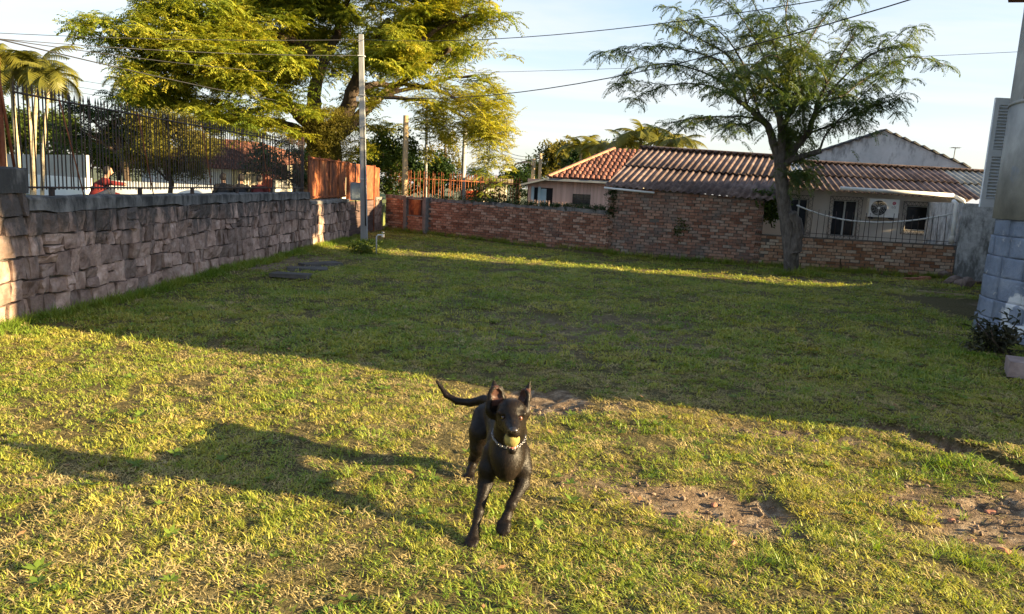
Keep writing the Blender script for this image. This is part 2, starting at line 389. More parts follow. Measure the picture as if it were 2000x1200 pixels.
    for kk, cnt, s0 in ((7, 420, .9), (8, 260, .85)):
        x = RNG.uniform(-4.8, 5, cnt); y = RNG.uniform(2.4, 9, cnt); ok = (np.abs(x) < y * .72) & (dirt_mask(x, y) < .5); x, y = x[ok], y[ok]
        pts.append(np.stack([x, y, ground_z(x, y) + (.012 if kk == 7 else .03)], -1)); kd.append(np.full(len(x), kk)); sc.append(s0 * RNG.uniform(.6, 1.3, len(x))); rn.append(RNG.random(len(x)))
    p_ = np.concatenate(pts); nn = len(p_)
    rot = np.stack([RNG.uniform(-.22, .22, nn), RNG.uniform(-.22, .22, nn), RNG.uniform(0, 2 * PI, nn)], -1)
    o = scatter('grass', p_, rot, np.concatenate(sc), np.concatenate(rn), np.concatenate(kd), PG)
    tag(o, 'short yellowing green grass growing over the yard', 'grass', kind='stuff')
put_grass()
# ------------------------------------------------------------------ stone wall on the left
def stained(name, stops, scale, stain, z0, z1, vary=.0, bump=.6, rough=.92, bdist=.012, bscale=28):
    """mineral surface with dark lichen stains that get denser between heights z0 and z1 (run-off from the top edge)"""
    n = N(name); p = n.pos(); c = n.ramp(n.noise(p, scale, 7, .62), stops)
    if vary: c = n.mix(1.0, c, n.ramp(n.rnd(), [(0, (1 - vary, 1 - vary, 1 - vary)), (.5, (1, .96, .93)), (1, (1 + vary, 1 + vary * .9, 1 + vary * .8))]), 'MULTIPLY')
    zz = n.new('ShaderNodeSeparateXYZ'); n.l.new(p, zz.inputs[0])
    mr = n.new('ShaderNodeMapRange'); n.l.new(zz.outputs['Z'], mr.inputs[0]); mr.inputs[1].default_value = z0; mr.inputs[2].default_value = z1; mr.inputs[3].default_value = -.22; mr.inputs[4].default_value = .14
    st = n.math('ADD', n.noise(n.pos('world', (1, 1, .35)), 5.5, 6, .68), mr.outputs[0])
    c = n.mix(n.ramp(st, [(.44, 0.0), (.62, .88)]), c, stain)
    n.bump(n.noise(p, bscale, 6, .65), bump, bdist); return n.done(c, rough, .2)
M_STONE = stained('granite_block', [(.3, (.19, .125, .10)), (.5, (.35, .245, .20)), (.7, (.47, .36, .31))], 7, (.07, .064, .06), .35, 1.15, .42, 1.0, .92, .03, 16)
M_MORTAR = stained('old_mortar', [(.3, (.09, .082, .072)), (.7, (.20, .18, .155))], 12, (.035, .033, .03), .3, 1.3)
M_CONC = stained('weathered_concrete', [(.3, (.11, .105, .10)), (.7, (.23, .22, .205))], 7, (.04, .04, .04), .8, 1.35, bump=.7)

wall = empty('stone_wall', (WX(12), 12, 0), 'long retaining wall of pinkish granite blocks under the spiked fence', 'wall')
def core(y0, y1, ztop, inset=.03, depth=.34):
    m = MB(); m.prism([(WX(y0) - inset, y0), (WX(y1) - inset, y1), (WX(y1) - depth, y1), (WX(y0) - depth, y0)], -.1, ztop); return m.build('mortar_core', M_MORTAR, wall)
core(2, 7.5, 1.32); core(7.5, 16.8, 1.12); core(16.8, 20.3, .98)
def stone_block(y0, y1, z0, z1, rr):
    """a rough-faced block between two joints of the wall"""
    j = .012; ny_, nz_ = (4, 4) if y0 < 14 else (3, 3); V = []; F = []
    cy = [[y0, z0], [y1, z0], [y1, z1], [y0, z1]]
    for c in cy: c[0] += rr.uniform(-j, j) * 1.6; c[1] += rr.uniform(-j, j)
    pr = rr.uniform(.014, .048); tilt = (rr.uniform(-.02, .02), rr.uniform(-.02, .02))
    for a in range(nz_):
        for b in range(ny_):
            s, t = b / (ny_ - 1), a / (nz_ - 1)
            if 0 < s < 1: s += rr.uniform(-.1, .1)
            if 0 < t < 1: t += rr.uniform(-.1, .1)
            yy = (cy[0][0] * (1 - s) + cy[1][0] * s) * (1 - t) + (cy[3][0] * (1 - s) + cy[2][0] * s) * t
            zz = (cy[0][1] * (1 - s) + cy[1][1] * s) * (1 - t) + (cy[3][1] * (1 - s) + cy[2][1] * s) * t
            edge = a in (0, nz_ - 1) or b in (0, ny_ - 1)
            if edge: yy += rr.uniform(-.008, .008); zz += rr.uniform(-.008, .008)
            d = pr * (.78 if edge else 1) + rr.uniform(-.009, .009) + (s - .5) * tilt[0] * 2 + (t - .5) * tilt[1] * 2
            V.append((WX(yy) + d, yy, zz))
    nf = len(V)
    for a in range(nz_ - 1):
        for b in range(ny_ - 1):
            k = a * ny_ + b; F.append((k, k + 1, k + 1 + ny_, k + ny_))
    rim = [b for b in range(ny_)] + [a * ny_ + ny_ - 1 for a in range(1, nz_)] + [(nz_ - 1) * ny_ + b for b in range(ny_ - 2, -1, -1)] + [a * ny_ for a in range(nz_ - 2, 0, -1)]
    for i in rim: x, y, z = V[i]; V.append((WX(y) - .06, y + (.004 if y < (y0 + y1) / 2 else -.004), z))
    m = len(rim)
    for k in range(m): a, b = rim[k], rim[(k + 1) % m]; F.append((b, a, nf + k, nf + (k + 1) % m))
    mb = MB(); mb.add(V, F); return mb
def lay_stones(y0, y1, ztop, rows, rr):
    zs = [-.04] + [ztop * (k + 1) / rows + rr.uniform(-.012, .012) for k in range(rows)]; zs[-1] = ztop
    for r_ in range(rows):
        y = y0 + rr.uniform(-.1, 0); drift = rr.uniform(-.02, .02)
        while y < y1 - .03:
            w = rr.choice([rr.uniform(.14, .19), rr.uniform(.18, .25), rr.uniform(.22, .31)]); ye = min(y + w, y1)
            if y1 - ye < .09: ye = y1
            wob = lambda q: .022 * math.sin(q * 1.7 + r_ * 2.1) + .012 * math.sin(q * 4.3 + r_)
            za = zs[r_] + (wob(y) if r_ else 0); zb = zs[r_ + 1] + (0 if r_ == rows - 1 else .022 * math.sin(y * 1.7 + (r_ + 1) * 2.1) + .012 * math.sin(y * 4.3 + r_ + 1))
            if zb - za > .06:
                if rr.random() < .07 and zb - za > .17:
                    zm = (za + zb) / 2 + rr.uniform(-.02, .02)
                    STONES.append((y, stone_block(y + .006, ye - .006, za + .006, zm - .005, rr))); STONES.append((y, stone_block(y + .006, ye - .006, zm + .005, zb - .006, rr)))
                else: STONES.append((y, stone_block(y + rr.uniform(.003, .012), ye - rr.uniform(.003, .012), za + .006, zb - rr.uniform(.004, .016), rr)))
            y = ye
rr = random.Random(11); STONES = []
lay_stones(6.7, 7.5, 1.31, 6, rr); lay_stones(7.5, 16.8, 1.10, 5, rr); lay_stones(16.8, 20.3, .97, 4, rr)
STONES.sort(key=lambda q: q[0]); rest = MB()
for i, (y, sb) in enumerate(STONES):
    if i < 300: sb.build('stone', M_STONE, wall)
    else: rest.add(sb.v, sb.f)
if rest.v: rest.build('stonework', M_STONE, wall)['kind'] = 'stuff'
def coping(y0, y1, z0, z1, xo, xi, parent, seed):
    r2 = random.Random(seed); m = MB(); n_ = max(2, int((y1 - y0) / .22)); V = []; F = []
    for i in range(n_ + 1):
        y = y0 + (y1 - y0) * i / n_; e = lambda s: r2.uniform(-s, s)
        V += [(WX(y) + xo + e(.008), y, z0 + e(.02)), (WX(y) + xo + e(.008), y, z1 - .02 + e(.008)), (WX(y) + xo - .02, y, z1 + e(.006)), (WX(y) - xi, y, z1 + e(.006)), (WX(y) - xi, y, z0)]
    for i in range(n_):
        for k in range(5): a = i * 5 + k; b = i * 5 + (k + 1) % 5; F.append((a, a + 5, b + 5, b))
    F += [(0, 1, 2, 3, 4), tuple(n_ * 5 + k for k in (4, 3, 2, 1, 0))]
    m.add(V, F); return m.build('coping', M_CONC, parent)
coping(7.5, 16.8, 1.11, 1.255, .02, .30, wall, 1); coping(2, 7.5, 1.31, 1.55, .025, .36, wall, 2); coping(16.8, 20.3, .975, 1.055, .02, .33, wall, 3)

# ------------------------------------------------------------------ spiked fence on the wall
n = N('dark_iron'); p = n.pos(); f = n.noise(p, 9, 5, .65)
n.bump(n.noise(p, 60, 3), .3, .004)
M_IRON = n.done(n.ramp(f, [(.38, (.016, .016, .018)), (.58, (.05, .026, .016)), (.74, (.13, .05, .022))]), .65, .4)
M_RUST = simple('red_rust', [(.3, (.10, .032, .016)), (.5, (.20, .062, .026)), (.72, (.30, .11, .045))], 5, .85, .4, .006)
FX = lambda y: WX(y) - .14
fence = empty('iron_fence', (FX(12), 12, 1.25), 'long dark spiked bar fence on top of the stone wall', 'fence')
bm_ = MB(); h0, h1 = 1.32, 2.40
bm_.box((0, 0, (h0 + h1 - .08) / 2), (.0105, .0105, h1 - .08 - h0)); bm_.add([(-.009, -.009, h1 - .08), (.009, -.009, h1 - .08), (.009, .009, h1 - .08), (-.009, .009, h1 - .08), (0, 0, h1)], [(0, 1, 4), (1, 2, 4), (2, 3, 4), (3, 0, 4), (3, 2, 1, 0)])
bar_me = bm_.mesh('fence_bar'); bar_me.materials.append(M_IRON)
y = 7.58
while y < 16.7:
    o = link('bar', bar_me, None, fence); o.location = (FX(y), y, random.uniform(-.008, .008)); o.rotation_euler = (random.gauss(0, .0022), random.gauss(0, .003), random.uniform(-.2, .2))
    y += .0725 + random.uniform(-.003, .003)
for z, r_ in ((2.28, .011), (1.345, .011)):
    m = MB(); m.tube([(FX(y) + .016, y, z + random.uniform(-.004, .004)) for y in np.linspace(7.55, 16.75, 12)], r_, 6); m.build('rail', M_IRON, fence)
for y in (8.1, 9.9, 11.4, 13.1, 14.8, 16.2):
    m = MB(); m.box((FX(y), y, 1.29), (.04, .05, .10)); m.build('foot', M_IRON, fence)
for y, d in ((8.25, .28), (9.85, .22), (11.7, .2), (14.2, .2)):
    m = MB(); m.tube([(FX(y) + .03, y, 2.3), (FX(y) + .1, y + d, 1.24)], .007, 6); m.build('brace', M_RUST, fence)
m = MB(); m.box((FX(16.74), 16.74, 1.85), (.05, .05, 1.2)); m.build('post', M_IRON, fence)
# taller rusty fence, nearer
fence2 = empty('iron_fence', (FX(6), 6, 1.55), 'taller rust-red bar fence with a leaning brace at the left edge', 'fence')
b2 = MB(); b2.box((0, 0, 2.16), (.016, .016, 1.16)); b2.add([(-.01, -.01, 2.74), (.01, -.01, 2.74), (.01, .01, 2.74), (-.01, .01, 2.74), (0, 0, 2.84)], [(0, 1, 4), (1, 2, 4), (2, 3, 4), (3, 0, 4), (3, 2, 1, 0)])
me2 = b2.mesh('rusty_bar'); me2.materials.append(M_RUST)
y = 5.2
while y < 7.32:
    o = link('bar', me2, None, fence2); o.location = (FX(y), y, 0); o.rotation_euler = (random.gauss(0, .01), random.gauss(0, .01), 0); y += .105
for z in (2.58, 1.66):
    m = MB(); m.box((FX(6.2), 6.25, z), (.03, 2.3, .03), rz=-.028); m.build('rail', M_RUST, fence2)
m = MB(); m.box((FX(7.36), 7.36, 2.08), (.055, .055, 1.06)); m.build('post', M_RUST, fence2)
m = MB(); m.tube([(FX(7.32) + .03, 7.32, 2.56), (FX(7.46) + .05, 7.47, 1.55)], .014, 6); m.build('brace', M_RUST, fence2)

# rusty sheet fence on the lower wall, gate, end pillar
n = N('rusty_sheet'); p = n.pos('world', (1, 1, .55)); f = n.noise(p, 4.5, 7, .68, .6)
n.bump(n.noise(n.pos(), 30, 4), .3, .006)
M_SHEET = n.done(n.ramp(f, [(.32, (.040, .018, .014)), (.46, (.12, .04, .02)), (.58, (.27, .085, .028)), (.74, (.42, .20, .08))]), .8, .3)
sf = empty('sheet_fence', (WX(18.5) - .1, 18.5, 1.06), 'orange rusted sheet metal fence beside the utility pole', 'fence')
SX = lambda y: WX(y) - .08
for k in range(4):
    ya, yb = 16.95 + k * .83, 16.95 + (k + 1) * .83 - .012
    m = MB(); m.slab([(SX(ya), ya, 1.10), (SX(yb), yb, 1.10), (SX(yb), yb, 2.04 + random.uniform(-.015, .015)), (SX(ya), ya, 2.05)], .012); m.build('sheet', M_SHEET, sf)
    m = MB(); m.box((SX(ya) + .018, ya, 1.58), (.02, .03, 1.02)); m.build('upright', M_SHEET, sf)
for z in (1.14, 2.02):
    m = MB(); m.box((SX(18.6) + .02, 18.6, z), (.022, 3.34, .035), rz=-.028); m.build('rail', M_RUST, sf)
M_OLDWOOD = simple('weathered_planks', [(.3, (.05, .032, .028)), (.7, (.14, .09, .078))], 4, .85, .5, .01, 30, stretch=(1, .25, 4), vary=.2)
gate = empty('yard_gate', (WX(21.9) - .15, 21.9, 0), 'double gate of brown sheet metal above grey boards behind the pole', 'gate')
GX = lambda y: WX(y) - .06
for k in range(3):
    ya, yb = 20.42 + k * 1.05, 20.42 + (k + 1) * 1.05 - .02
    m = MB(); m.slab([(GX(ya), ya, 1.0), (GX(yb), yb, 1.0), (GX(yb), yb, 2.02), (GX(ya), ya, 2.02)], .02); m.build('sheet', M_SHEET if k == 1 else M_RUST, gate)
for k in range(6):
    m = MB(); z = .03 + k * .158; m.box((GX(21.98) + .004, 21.98, z + .075), (.03, 3.1, .148), rz=-.028, jit=.004); m.build('board', M_OLDWOOD, gate)
for y in (20.38, 23.6):
    m = MB(); m.box((GX(y), y, 1.02), (.08, .06, 2.06)); m.build('post', M_RUST, gate)
pil = empty('stone_pillar', (WX(24.1), 24.1, 0), 'granite gate pillar with a rusty sheet on top, lit by the sun', 'pillar')
m = MB(); m.prism([(WX(23.7) - .03, 23.7), (WX(24.6) - .03, 24.6), (WX(24.6) - .4, 24.6), (WX(23.7) - .4, 23.7)], -.1, 1.0); m.build('mortar_core', M_MORTAR, pil)
zq = 0
for r_ in range(4):
    yq = 23.68
    while yq < 24.55:
        w = min(rr.uniform(.22, .4), 24.6 - yq); stone_block(yq + .006, yq + w - .006, zq + .006, zq + .238, rr).build('stone', M_STONE, pil); yq += w
    zq += .245
coping(23.66, 24.64, .985, 1.06, .03, .42, pil, 4)
for k in range(3):
    ya = 23.75 + k * .28; m = MB(); m.slab([(SX(ya), ya, 1.06), (SX(ya), ya + .27, 1.06), (SX(ya), ya + .27, 1.98), (SX(ya), ya, 2.0)], .012); m.build('sheet', M_SHEET, pil)

# ------------------------------------------------------------------ brick walls
def brickmat(name, stops, smear, s0, s1, sscale=1.3):
    n = N(name); p = n.pos(); c = n.ramp(n.rnd(), stops); c = n.mix(1.0, c, n.ramp(n.noise(p, 22, 5, .6), [(.3, .7), (.7, 1.25)]), 'MULTIPLY')
    c = n.mix(n.ramp(n.noise(p, sscale, 7, .68), [(s0, 0.0), (s1, .9)]), c, smear); n.bump(n.noise(p, 45, 4), .5, .008); return n.done(c, .92, .15)
M_BRICK_R = brickmat('red_brick', [(0, (.17, .08, .052)), (.4, (.29, .145, .095)), (.75, (.36, .20, .135)), (1, (.42, .29, .215))], (.11, .09, .08), .56, .70)
M_BRICK_G = brickmat('smeared_brick', [(0, (.15, .075, .052)), (.35, (.28, .14, .095)), (.7, (.35, .20, .14)), (1, (.32, .25, .20))], (.16, .14, .125), .46, .64, 1.9)
M_BRICK_P = brickmat('pale_brick', [(0, (.22, .11, .065)), (.35, (.36, .20, .125)), (.7, (.44, .29, .20)), (1, (.46, .38, .30))], (.09, .07, .05), .60, .76)
M_JOINT = simple('brick_joint', [(.3, (.075, .065, .058)), (.7, (.16, .14, .12))], 10, .95, .5, .01, 40)
M_HOLE = simple('brick_hole', [(.3, (.012, .009, .008)), (.7, (.03, .022, .018))], 20, .95, 0)
def brick_wall(name, A, B, h, label, m_b, seed, ramp_top=None, nparts=300, skip=None):
    r2 = random.Random(seed); A, B = Vector((*A, 0)), Vector((*B, 0)); L = (B - A).length; u = (B - A).normalized(); nrm = Vector((u.y, -u.x, 0))
    if nrm.y > 0: nrm = -nrm
    rz = math.atan2(u.y, u.x); w = empty(name, (A + B) / 2, label, 'wall')
    top = ramp_top or (lambda s: h)
    c = MB(); q = [A - nrm * .012, B - nrm * .012, B - nrm * .15, A - nrm * .15]; hs = [top(0), top(L), top(L), top(0)]
    c.add([(p.x, p.y, -.1) for p in q] + [(p.x, p.y, hh - .01) for p, hh in zip(q, hs)], [(3, 2, 1, 0), (4, 5, 6, 7), (0, 1, 5, 4), (1, 2, 6, 5), (2, 3, 7, 6), (3, 0, 4, 7)]); c.build('mortar_core', M_JOINT, w)
    shapes = []
    for k in range(6):
        s = MB(); s.box((0, 0, 0), (.203, .05, .061), jit=.004); me = s.mesh('brick_shape'); me.materials.append(m_b); shapes.append(me)
    cells = []
    row = 0; z = .0
    while z + .07 < h + .3:
        s = -.1 if row % 2 else 0.0; s += r2.uniform(-.02, .02)
        while s < L - .03:
            a, b = max(s, 0), min(s + .205 + r2.uniform(-.012, .012), L)
            if b - a > .05 and z + .068 < top((a + b) / 2) and not (skip and skip((a + b) / 2, z)) and r2.random() > .012: cells.append((a, b, z))
            s += .2165
        z += .0745; row += 1
    def place(a, b, z):
        p = A + u * ((a + b) / 2) + nrm * (r2.uniform(-.006, .006) - .018); return (p.x, p.y, z + .037 + r2.uniform(-.003, .003)), (r2.gauss(0, .012), r2.gauss(0, .012), rz + r2.gauss(0, .01)), (b - a - .010) / .203
    cells.sort(key=lambda q: ((A + u * q[0]).length, q[2]))
    if len(cells) > nparts: cells = sorted(cells, key=lambda q: (A + u * q[0]).y)
    for a, b, z in cells[:nparts]:
        lo, ro, sx = place(a, b, z); o = link('brick', r2.choice(shapes), None, w); o.location = lo; o.rotation_euler = ro; o.scale = (sx, 1, r2.uniform(.93, 1.03))
    rest = MB()
    for a, b, z in cells[nparts:]:
        lo, ro, sx = place(a, b, z); rest.box(lo, (.203 * sx, .05, .061), rot=ro, jit=.003)
    if rest.v: o = rest.build('brickwork', m_b, w); o['kind'] = 'stuff'
    return w, A, B, u, nrm, rz
W0, W1, W2, W3 = (-4.32, 24.65), (2.44, 19.5), (5.9, 17.95), (10.1, 17.1)
bw1, A1, B1, u1, n1, rz1 = brick_wall('brick_wall', W0, W1, 1.05, 'long low red brick wall with a concrete cap across the back of the yard', M_BRICK_R, 21, skip=lambda s, z: .98 < s < 1.98)
bw2, A2, B2, u2, n2, rz2 = brick_wall('brick_wall', W1, W2, 1.72, 'tall brick wall smeared with grey mortar under the corrugated roof', M_BRICK_G, 22, ramp_top=lambda s: 1.77 - .045 * s)
bw3, A3, B3, u3, n3, rz3 = brick_wall('brick_wall', W2, W3, .78, 'low pale brick wall with thin railing behind the slender tree', M_BRICK_P, 23)
# concrete cap, crumbling
def cap_along(A, B, u, nrm, z0, z1, s0, s1, m_, parent, seed):
    r2 = random.Random(seed); m = MB(); k = max(2, int((s1 - s0) / .2)); V = []; F = []
    for i in range(k + 1):
        p = A + u * (s0 + (s1 - s0) * i / k); f = nrm * (.012 + r2.uniform(-.01, .012)); b = -nrm * .16; zz = r2.uniform(-.025, .02)
        V += [(*(p + f).xy, z0 + r2.uniform(-.03, .02)), (*(p + f).xy, z1 + zz), (*(p + b).xy, z1 + zz), (*(p + b).xy, z0)]
    for i in range(k):
        for j in range(4): a = i * 4 + j; b = i * 4 + (j + 1) % 4; F.append((a, b, b + 4, a + 4))
    F += [(3, 2, 1, 0), tuple(k * 4 + j for j in range(4))]; m.add(V, F); return m.build('cap', m_, parent)
cap_along(A1, B1, u1, n1, 1.03, 1.14, 0, .95, M_CONC, bw1, 5); cap_along(A1, B1, u1, n1, 1.02, 1.12, 2.0, (B1 - A1).length, M_CONC, bw1, 6)
# brick pier with a rusty inspection panel
pier = empty('brick_pier', A1 + u1 * 1.48, 'brick pier with rusty square panel set in the back wall', 'pier')
m = MB(); m.box((*(A1 + u1 * 1.48 - n1 * .02).xy, .52), (.74, .2, 1.06), rz=rz1); m.build('core', M_JOINT, pier)
for s in (1.04, 1.90):
    m = MB(); m.box((*(A1 + u1 * s + n1 * .0).xy, .56), (.13, .30, 1.16), rz=rz1, jit=.008); m.build('post', M_CONC, pier)
shp = MB(); shp.box((0, 0, 0), (.17, .05, .062), jit=.004); bme = shp.mesh('pier_brick'); bme.materials.append(M_BRICK_R)
for r_ in range(7):
    for k in range(4):
        p = A1 + u1 * (1.48 + (k - 1.5) * .182 + (.04 if r_ % 2 else -.04)) + n1 * .085; o = link('brick', bme, None, pier); o.location = (p.x, p.y, .05 + r_ * .0745); o.rotation_euler = (0, 0, rz1 + random.gauss(0, .02))
m = MB(); m.box((*(A1 + u1 * 1.46 + n1 * .09).xy, .80), (.52, .04, .48), rz=rz1); m.build('panel', M_SHEET, pier)
for z, hh in ((1.09, .06), (.54, .03)):
    m = MB(); m.box((*(A1 + u1 * 1.48 + n1 * .085).xy, z), (.74, .07, hh), rz=rz1, jit=.006); m.build('lintel', M_CONC, pier)
# toothed joints: hollow brick ends
def teeth(C, nrm, rz, zs, parent, m_):
    for z in zs:
        p = C + nrm * .035; m = MB(); m.box((p.x, p.y, z), (.135, .06, .066), rz=rz); t = m.build('tooth_brick', m_, parent)
        hm = MB(); uu = Vector((math.cos(rz), math.sin(rz), 0))
        for a in (-.04, 0, .04):
            for b in (-.016, .016): q = p + uu * a + nrm * .029; hm.box((q.x, q.y, z + b), (.026, .006, .020), rz=rz)
        hm.build('hollow', M_HOLE, t)
teeth(B1, n2, rz2, [.08 + k * .149 for k in range(10)], bw2, M_BRICK_R); teeth(B2 - u2 * .06, n2, rz2, [.08 + k * .149 for k in range(9)], bw2, M_BRICK_R)
# thin railing on the low wall
rail = empty('wall_railing', A3 + u3 * 2.5 + Vector((0, 0, .78)), 'thin dark railing on the low pale brick wall', 'railing')
rb = MB(); rb.tube([(0, 0, .74), (0, 0, 1.42)], .0075, 5); rbm = rb.mesh('rail_bar'); rbm.materials.append(M_IRON)
s = .95
while s < 4.3:
    p = A3 + u3 * s - n3 * .08; o = link('bar', rbm, None, rail); o.location = (p.x, p.y, random.uniform(-.02, .02)); o.rotation_euler = (random.gauss(0, .012), random.gauss(0, .02), 0); s += .148
m = MB(); m.tube([(*(A3 + u3 * s - n3 * .08).xy, z) for s, z in ((.9, .86), (4.3, .84))], .006, 5); m.build('rail', M_IRON, rail)
M_PVC = simple('white_pvc', [(.3, (.55, .55, .53)), (.7, (.72, .72, .70))], 4, .5, .1)
ln = MB(); a, b = A3 + u3 * .75 - n3 * .12, A3 + u3 * 4.2 - n3 * .12
ln.tube([Vector((*a.lerp(b, t).xy, 1.50 - .30 * 4 * t * (1 - t) * (1.2 - .35 * t))) for t in np.linspace(0, 1, 14)], .018, 6)
tag(ln.build('sagging_hose', M_PVC), 'pale hose sagging along the thin railing in front of the windows', 'hose')
# ------------------------------------------------------------------ neighbour houses behind the brick walls
def hit(px, py, org, nrm):                     # where the line of sight through a photo pixel meets a vertical plane
    d = ray(px, py); c = Vector((0, 0, CAM_H)); return c + d * ((Vector(org) - c).dot(nrm) / d.dot(nrm))
n = N('old_fibre_cement'); p = n.pos(); c = n.ramp(n.noise(p, 3.2, 8, .68), [(.3, (.06, .045, .042)), (.5, (.125, .088, .078)), (.68, (.22, .165, .145))])
c = n.mix(1.0, c, n.ramp(n.rnd(), [(0, .78), (1, 1.2)]), 'MULTIPLY'); n.bump(n.noise(p, 40, 4), .5, .006); M_ROOF = n.done(c, .9, .2)
M_ROOF2 = simple('newer_fibre_cement', [(.3, (.15, .155, .15)), (.7, (.32, .325, .31))], 4, .9, .3, vary=.12)
M_ROOFW = simple('translucent_sheet', [(.3, (.45, .50, .56)), (.7, (.68, .72, .76))], 5, .45, .1)
PITCHW = .1765
def sheet_mesh(name, waves, length, m):
    k = 8; amp = .026; t = .007; xs_ = np.arange(waves * k + 3) * PITCHW / k; V = []; F = []
    for (yy, sgn) in ((0, 0), (length, 0), (0, 1), (length, 1)):
        for x in xs_: V.append((x, yy, amp * math.cos(2 * PI * x / PITCHW) - sgn * t))
    q = len(xs_)
    for i in range(q - 1): F += [(i, i + 1, q + i + 1, q + i), (3 * q + i, 3 * q + i + 1, 2 * q + i + 1, 2 * q + i), (2 * q + i, 2 * q + i + 1, i + 1, i), (q + i, q + i + 1, 3 * q + i + 1, 3 * q + i)]
    F += [(0, q, 3 * q, 2 * q), (q - 1, 3 * q - 1, 4 * q - 1, 2 * q - 1)]
    mb = MB(); mb.add(V, F, True); me = mb.mesh(name); me.materials.append(m); return me
def corrugated(parent, E0, E1, R0, rows, waves=6, special=None, seed=1, m=None):
    """sheets laid from the eave line E0-E1 up to the ridge that starts at R0"""
    r2 = random.Random(seed); E0, E1, R0 = Vector(E0), Vector(E1), Vector(R0); ux = (E1 - E0).normalized(); L = (E1 - E0).length
    vy = (R0 - E0); SL = (vy - ux * vy.dot(ux)).length; vy = (vy - ux * vy.dot(ux)).normalized(); nz = ux.cross(vy)
    if nz.z < 0: nz = -nz
    cols = max(1, round(L / (waves * PITCHW))); rl = SL / rows; cache = {}
    for c in range(cols):
        for r_ in range(rows):
            mm = (special(c, r_) if special else None) or m or M_ROOF
            if mm.name not in cache: cache[mm.name] = sheet_mesh('corrugated_sheet', waves, rl + .14, mm)
            o = link('roof_sheet', cache[mm.name], None, parent)
            base = E0 + ux * (c * L / cols) + vy * (r_ * rl) + nz * (.012 * r_ + .004 * (c % 2) + r2.uniform(0, .004))
            tilt = -.02 + r2.uniform(-.004, .004); v2 = (vy + nz * tilt).normalized(); M = Matrix((ux, v2, ux.cross(v2))).transposed()
            if M.determinant() < 0: M = Matrix((ux, v2, v2.cross(ux))).transposed()
            o.matrix_parent_inverse = Matrix.Translation(-Vector(parent.location)); o.location = base; o.rotation_euler = (M @ Matrix.Rotation(r2.gauss(0, .004), 3, 'Z')).to_euler()
            o.scale = (L / cols / (waves * PITCHW), 1, 1)
    return ux, vy, nz
# --- shed behind the tall brick wall
bk2 = -n2
shed = empty('brick_shed', A2 + u2 * 1.9 + bk2 * 1.6, 'low shed with brown corrugated roof on the tall brick wall', 'shed')
eA, eB = A2 - u2 * .18 + n2 * .10, A2 + u2 * 3.95 + n2 * .10
E0, E1 = Vector((eA.x, eA.y, 1.75)), Vector((eB.x, eB.y, 1.585)); R0 = Vector((*(eA + bk2 * 3.3).xy, 2.93)); R1 = R0 + (E1 - E0)
corrugated(shed, E0, E1, R0, 2, seed=2)
F0 = Vector((*(eA + bk2 * 6.6).xy, 1.78)); corrugated(shed, F0 + (E1 - E0), F0, R1, 2, seed=3)
M_PLAST = stained('grey_plaster', [(.3, (.26, .26, .26)), (.7, (.44, .44, .43))], 3, (.10, .10, .10), 2.0, 5.0, bump=.3)
M_BEIGE = simple('pinkish_plaster', [(.3, (.60, .54, .49)), (.7, (.72, .66, .60))], 1.5, .9, .2)
g0, g1 = A2 + bk2 * .15, A2 + bk2 * 6.4
m = MB(); w_ = u2 * .15
m.add([(*q.xy, z) for q in (g0, g0 + w_) for z in (-.3,)] + [(*q.xy, -.3) for q in (g1, g1 + w_)] + [(*g0.xy, 1.70), (*(g0 + w_).xy, 1.70), (*g1.xy, 1.72), (*(g1 + w_).xy, 1.72), (*((g0 + g1) / 2).xy, 2.86), (*((g0 + g1) / 2 + w_).xy, 2.86)],
      [(0, 4, 8, 6, 2), (1, 3, 7, 9, 5), (0, 1, 5, 4), (2, 6, 7, 3), (4, 5, 9, 8), (8, 9, 7, 6), (0, 2, 3, 1)]); m.build('gable_wall', M_BEIGE, shed)
m = MB(); m.tube([E0 + Vector((0, 0, -.06)) + n2 * .02, E0.lerp(E1, .32) + Vector((0, 0, -.075)) + n2 * .02], .028, 8); m.build('gutter_pipe', M_PVC, shed)
m = MB(); rp_ = [R0.lerp(R1, t) + Vector((0, 0, .02)) for t in np.linspace(0, 1, 9)]; m.tube(rp_, .05, 8); m.build('ridge_cap', M_ROOF, shed)
# --- house with the air conditioner
bk3 = -n3; HO = Vector((*(A3 + bk3 * 2.6).xy, 0))
ac_house = empty('plaster_house', HO + u3 * 2.5 + bk3 * 2, 'low beige house with barred windows under dark corrugated roof', 'house')
def hw(px, py, out=0): q = hit(px, py, HO + n3 * out, n3); return (q - HO).dot(u3), q.z
sL, sR, zE = -.6, 4.9, 1.93
Z3 = lambda s, z, o=0.0: Vector((*(HO + u3 * s + n3 * o).xy, z))
wins = [('w', 1541, 1577, 388, 452), ('d', 1624, 1673, 391, 462), ('w', 1768, 1819, 402, 452)]
open_ = []
for k, x0, x1, y0, y1 in wins:
    a = hw((x0 + x1) / 2, y0)[1]; b = hw((x0 + x1) / 2, y1)[1]; open_.append((hw(x0, (y0 + y1) / 2)[0], hw(x1, (y0 + y1) / 2)[0], b, a, k))
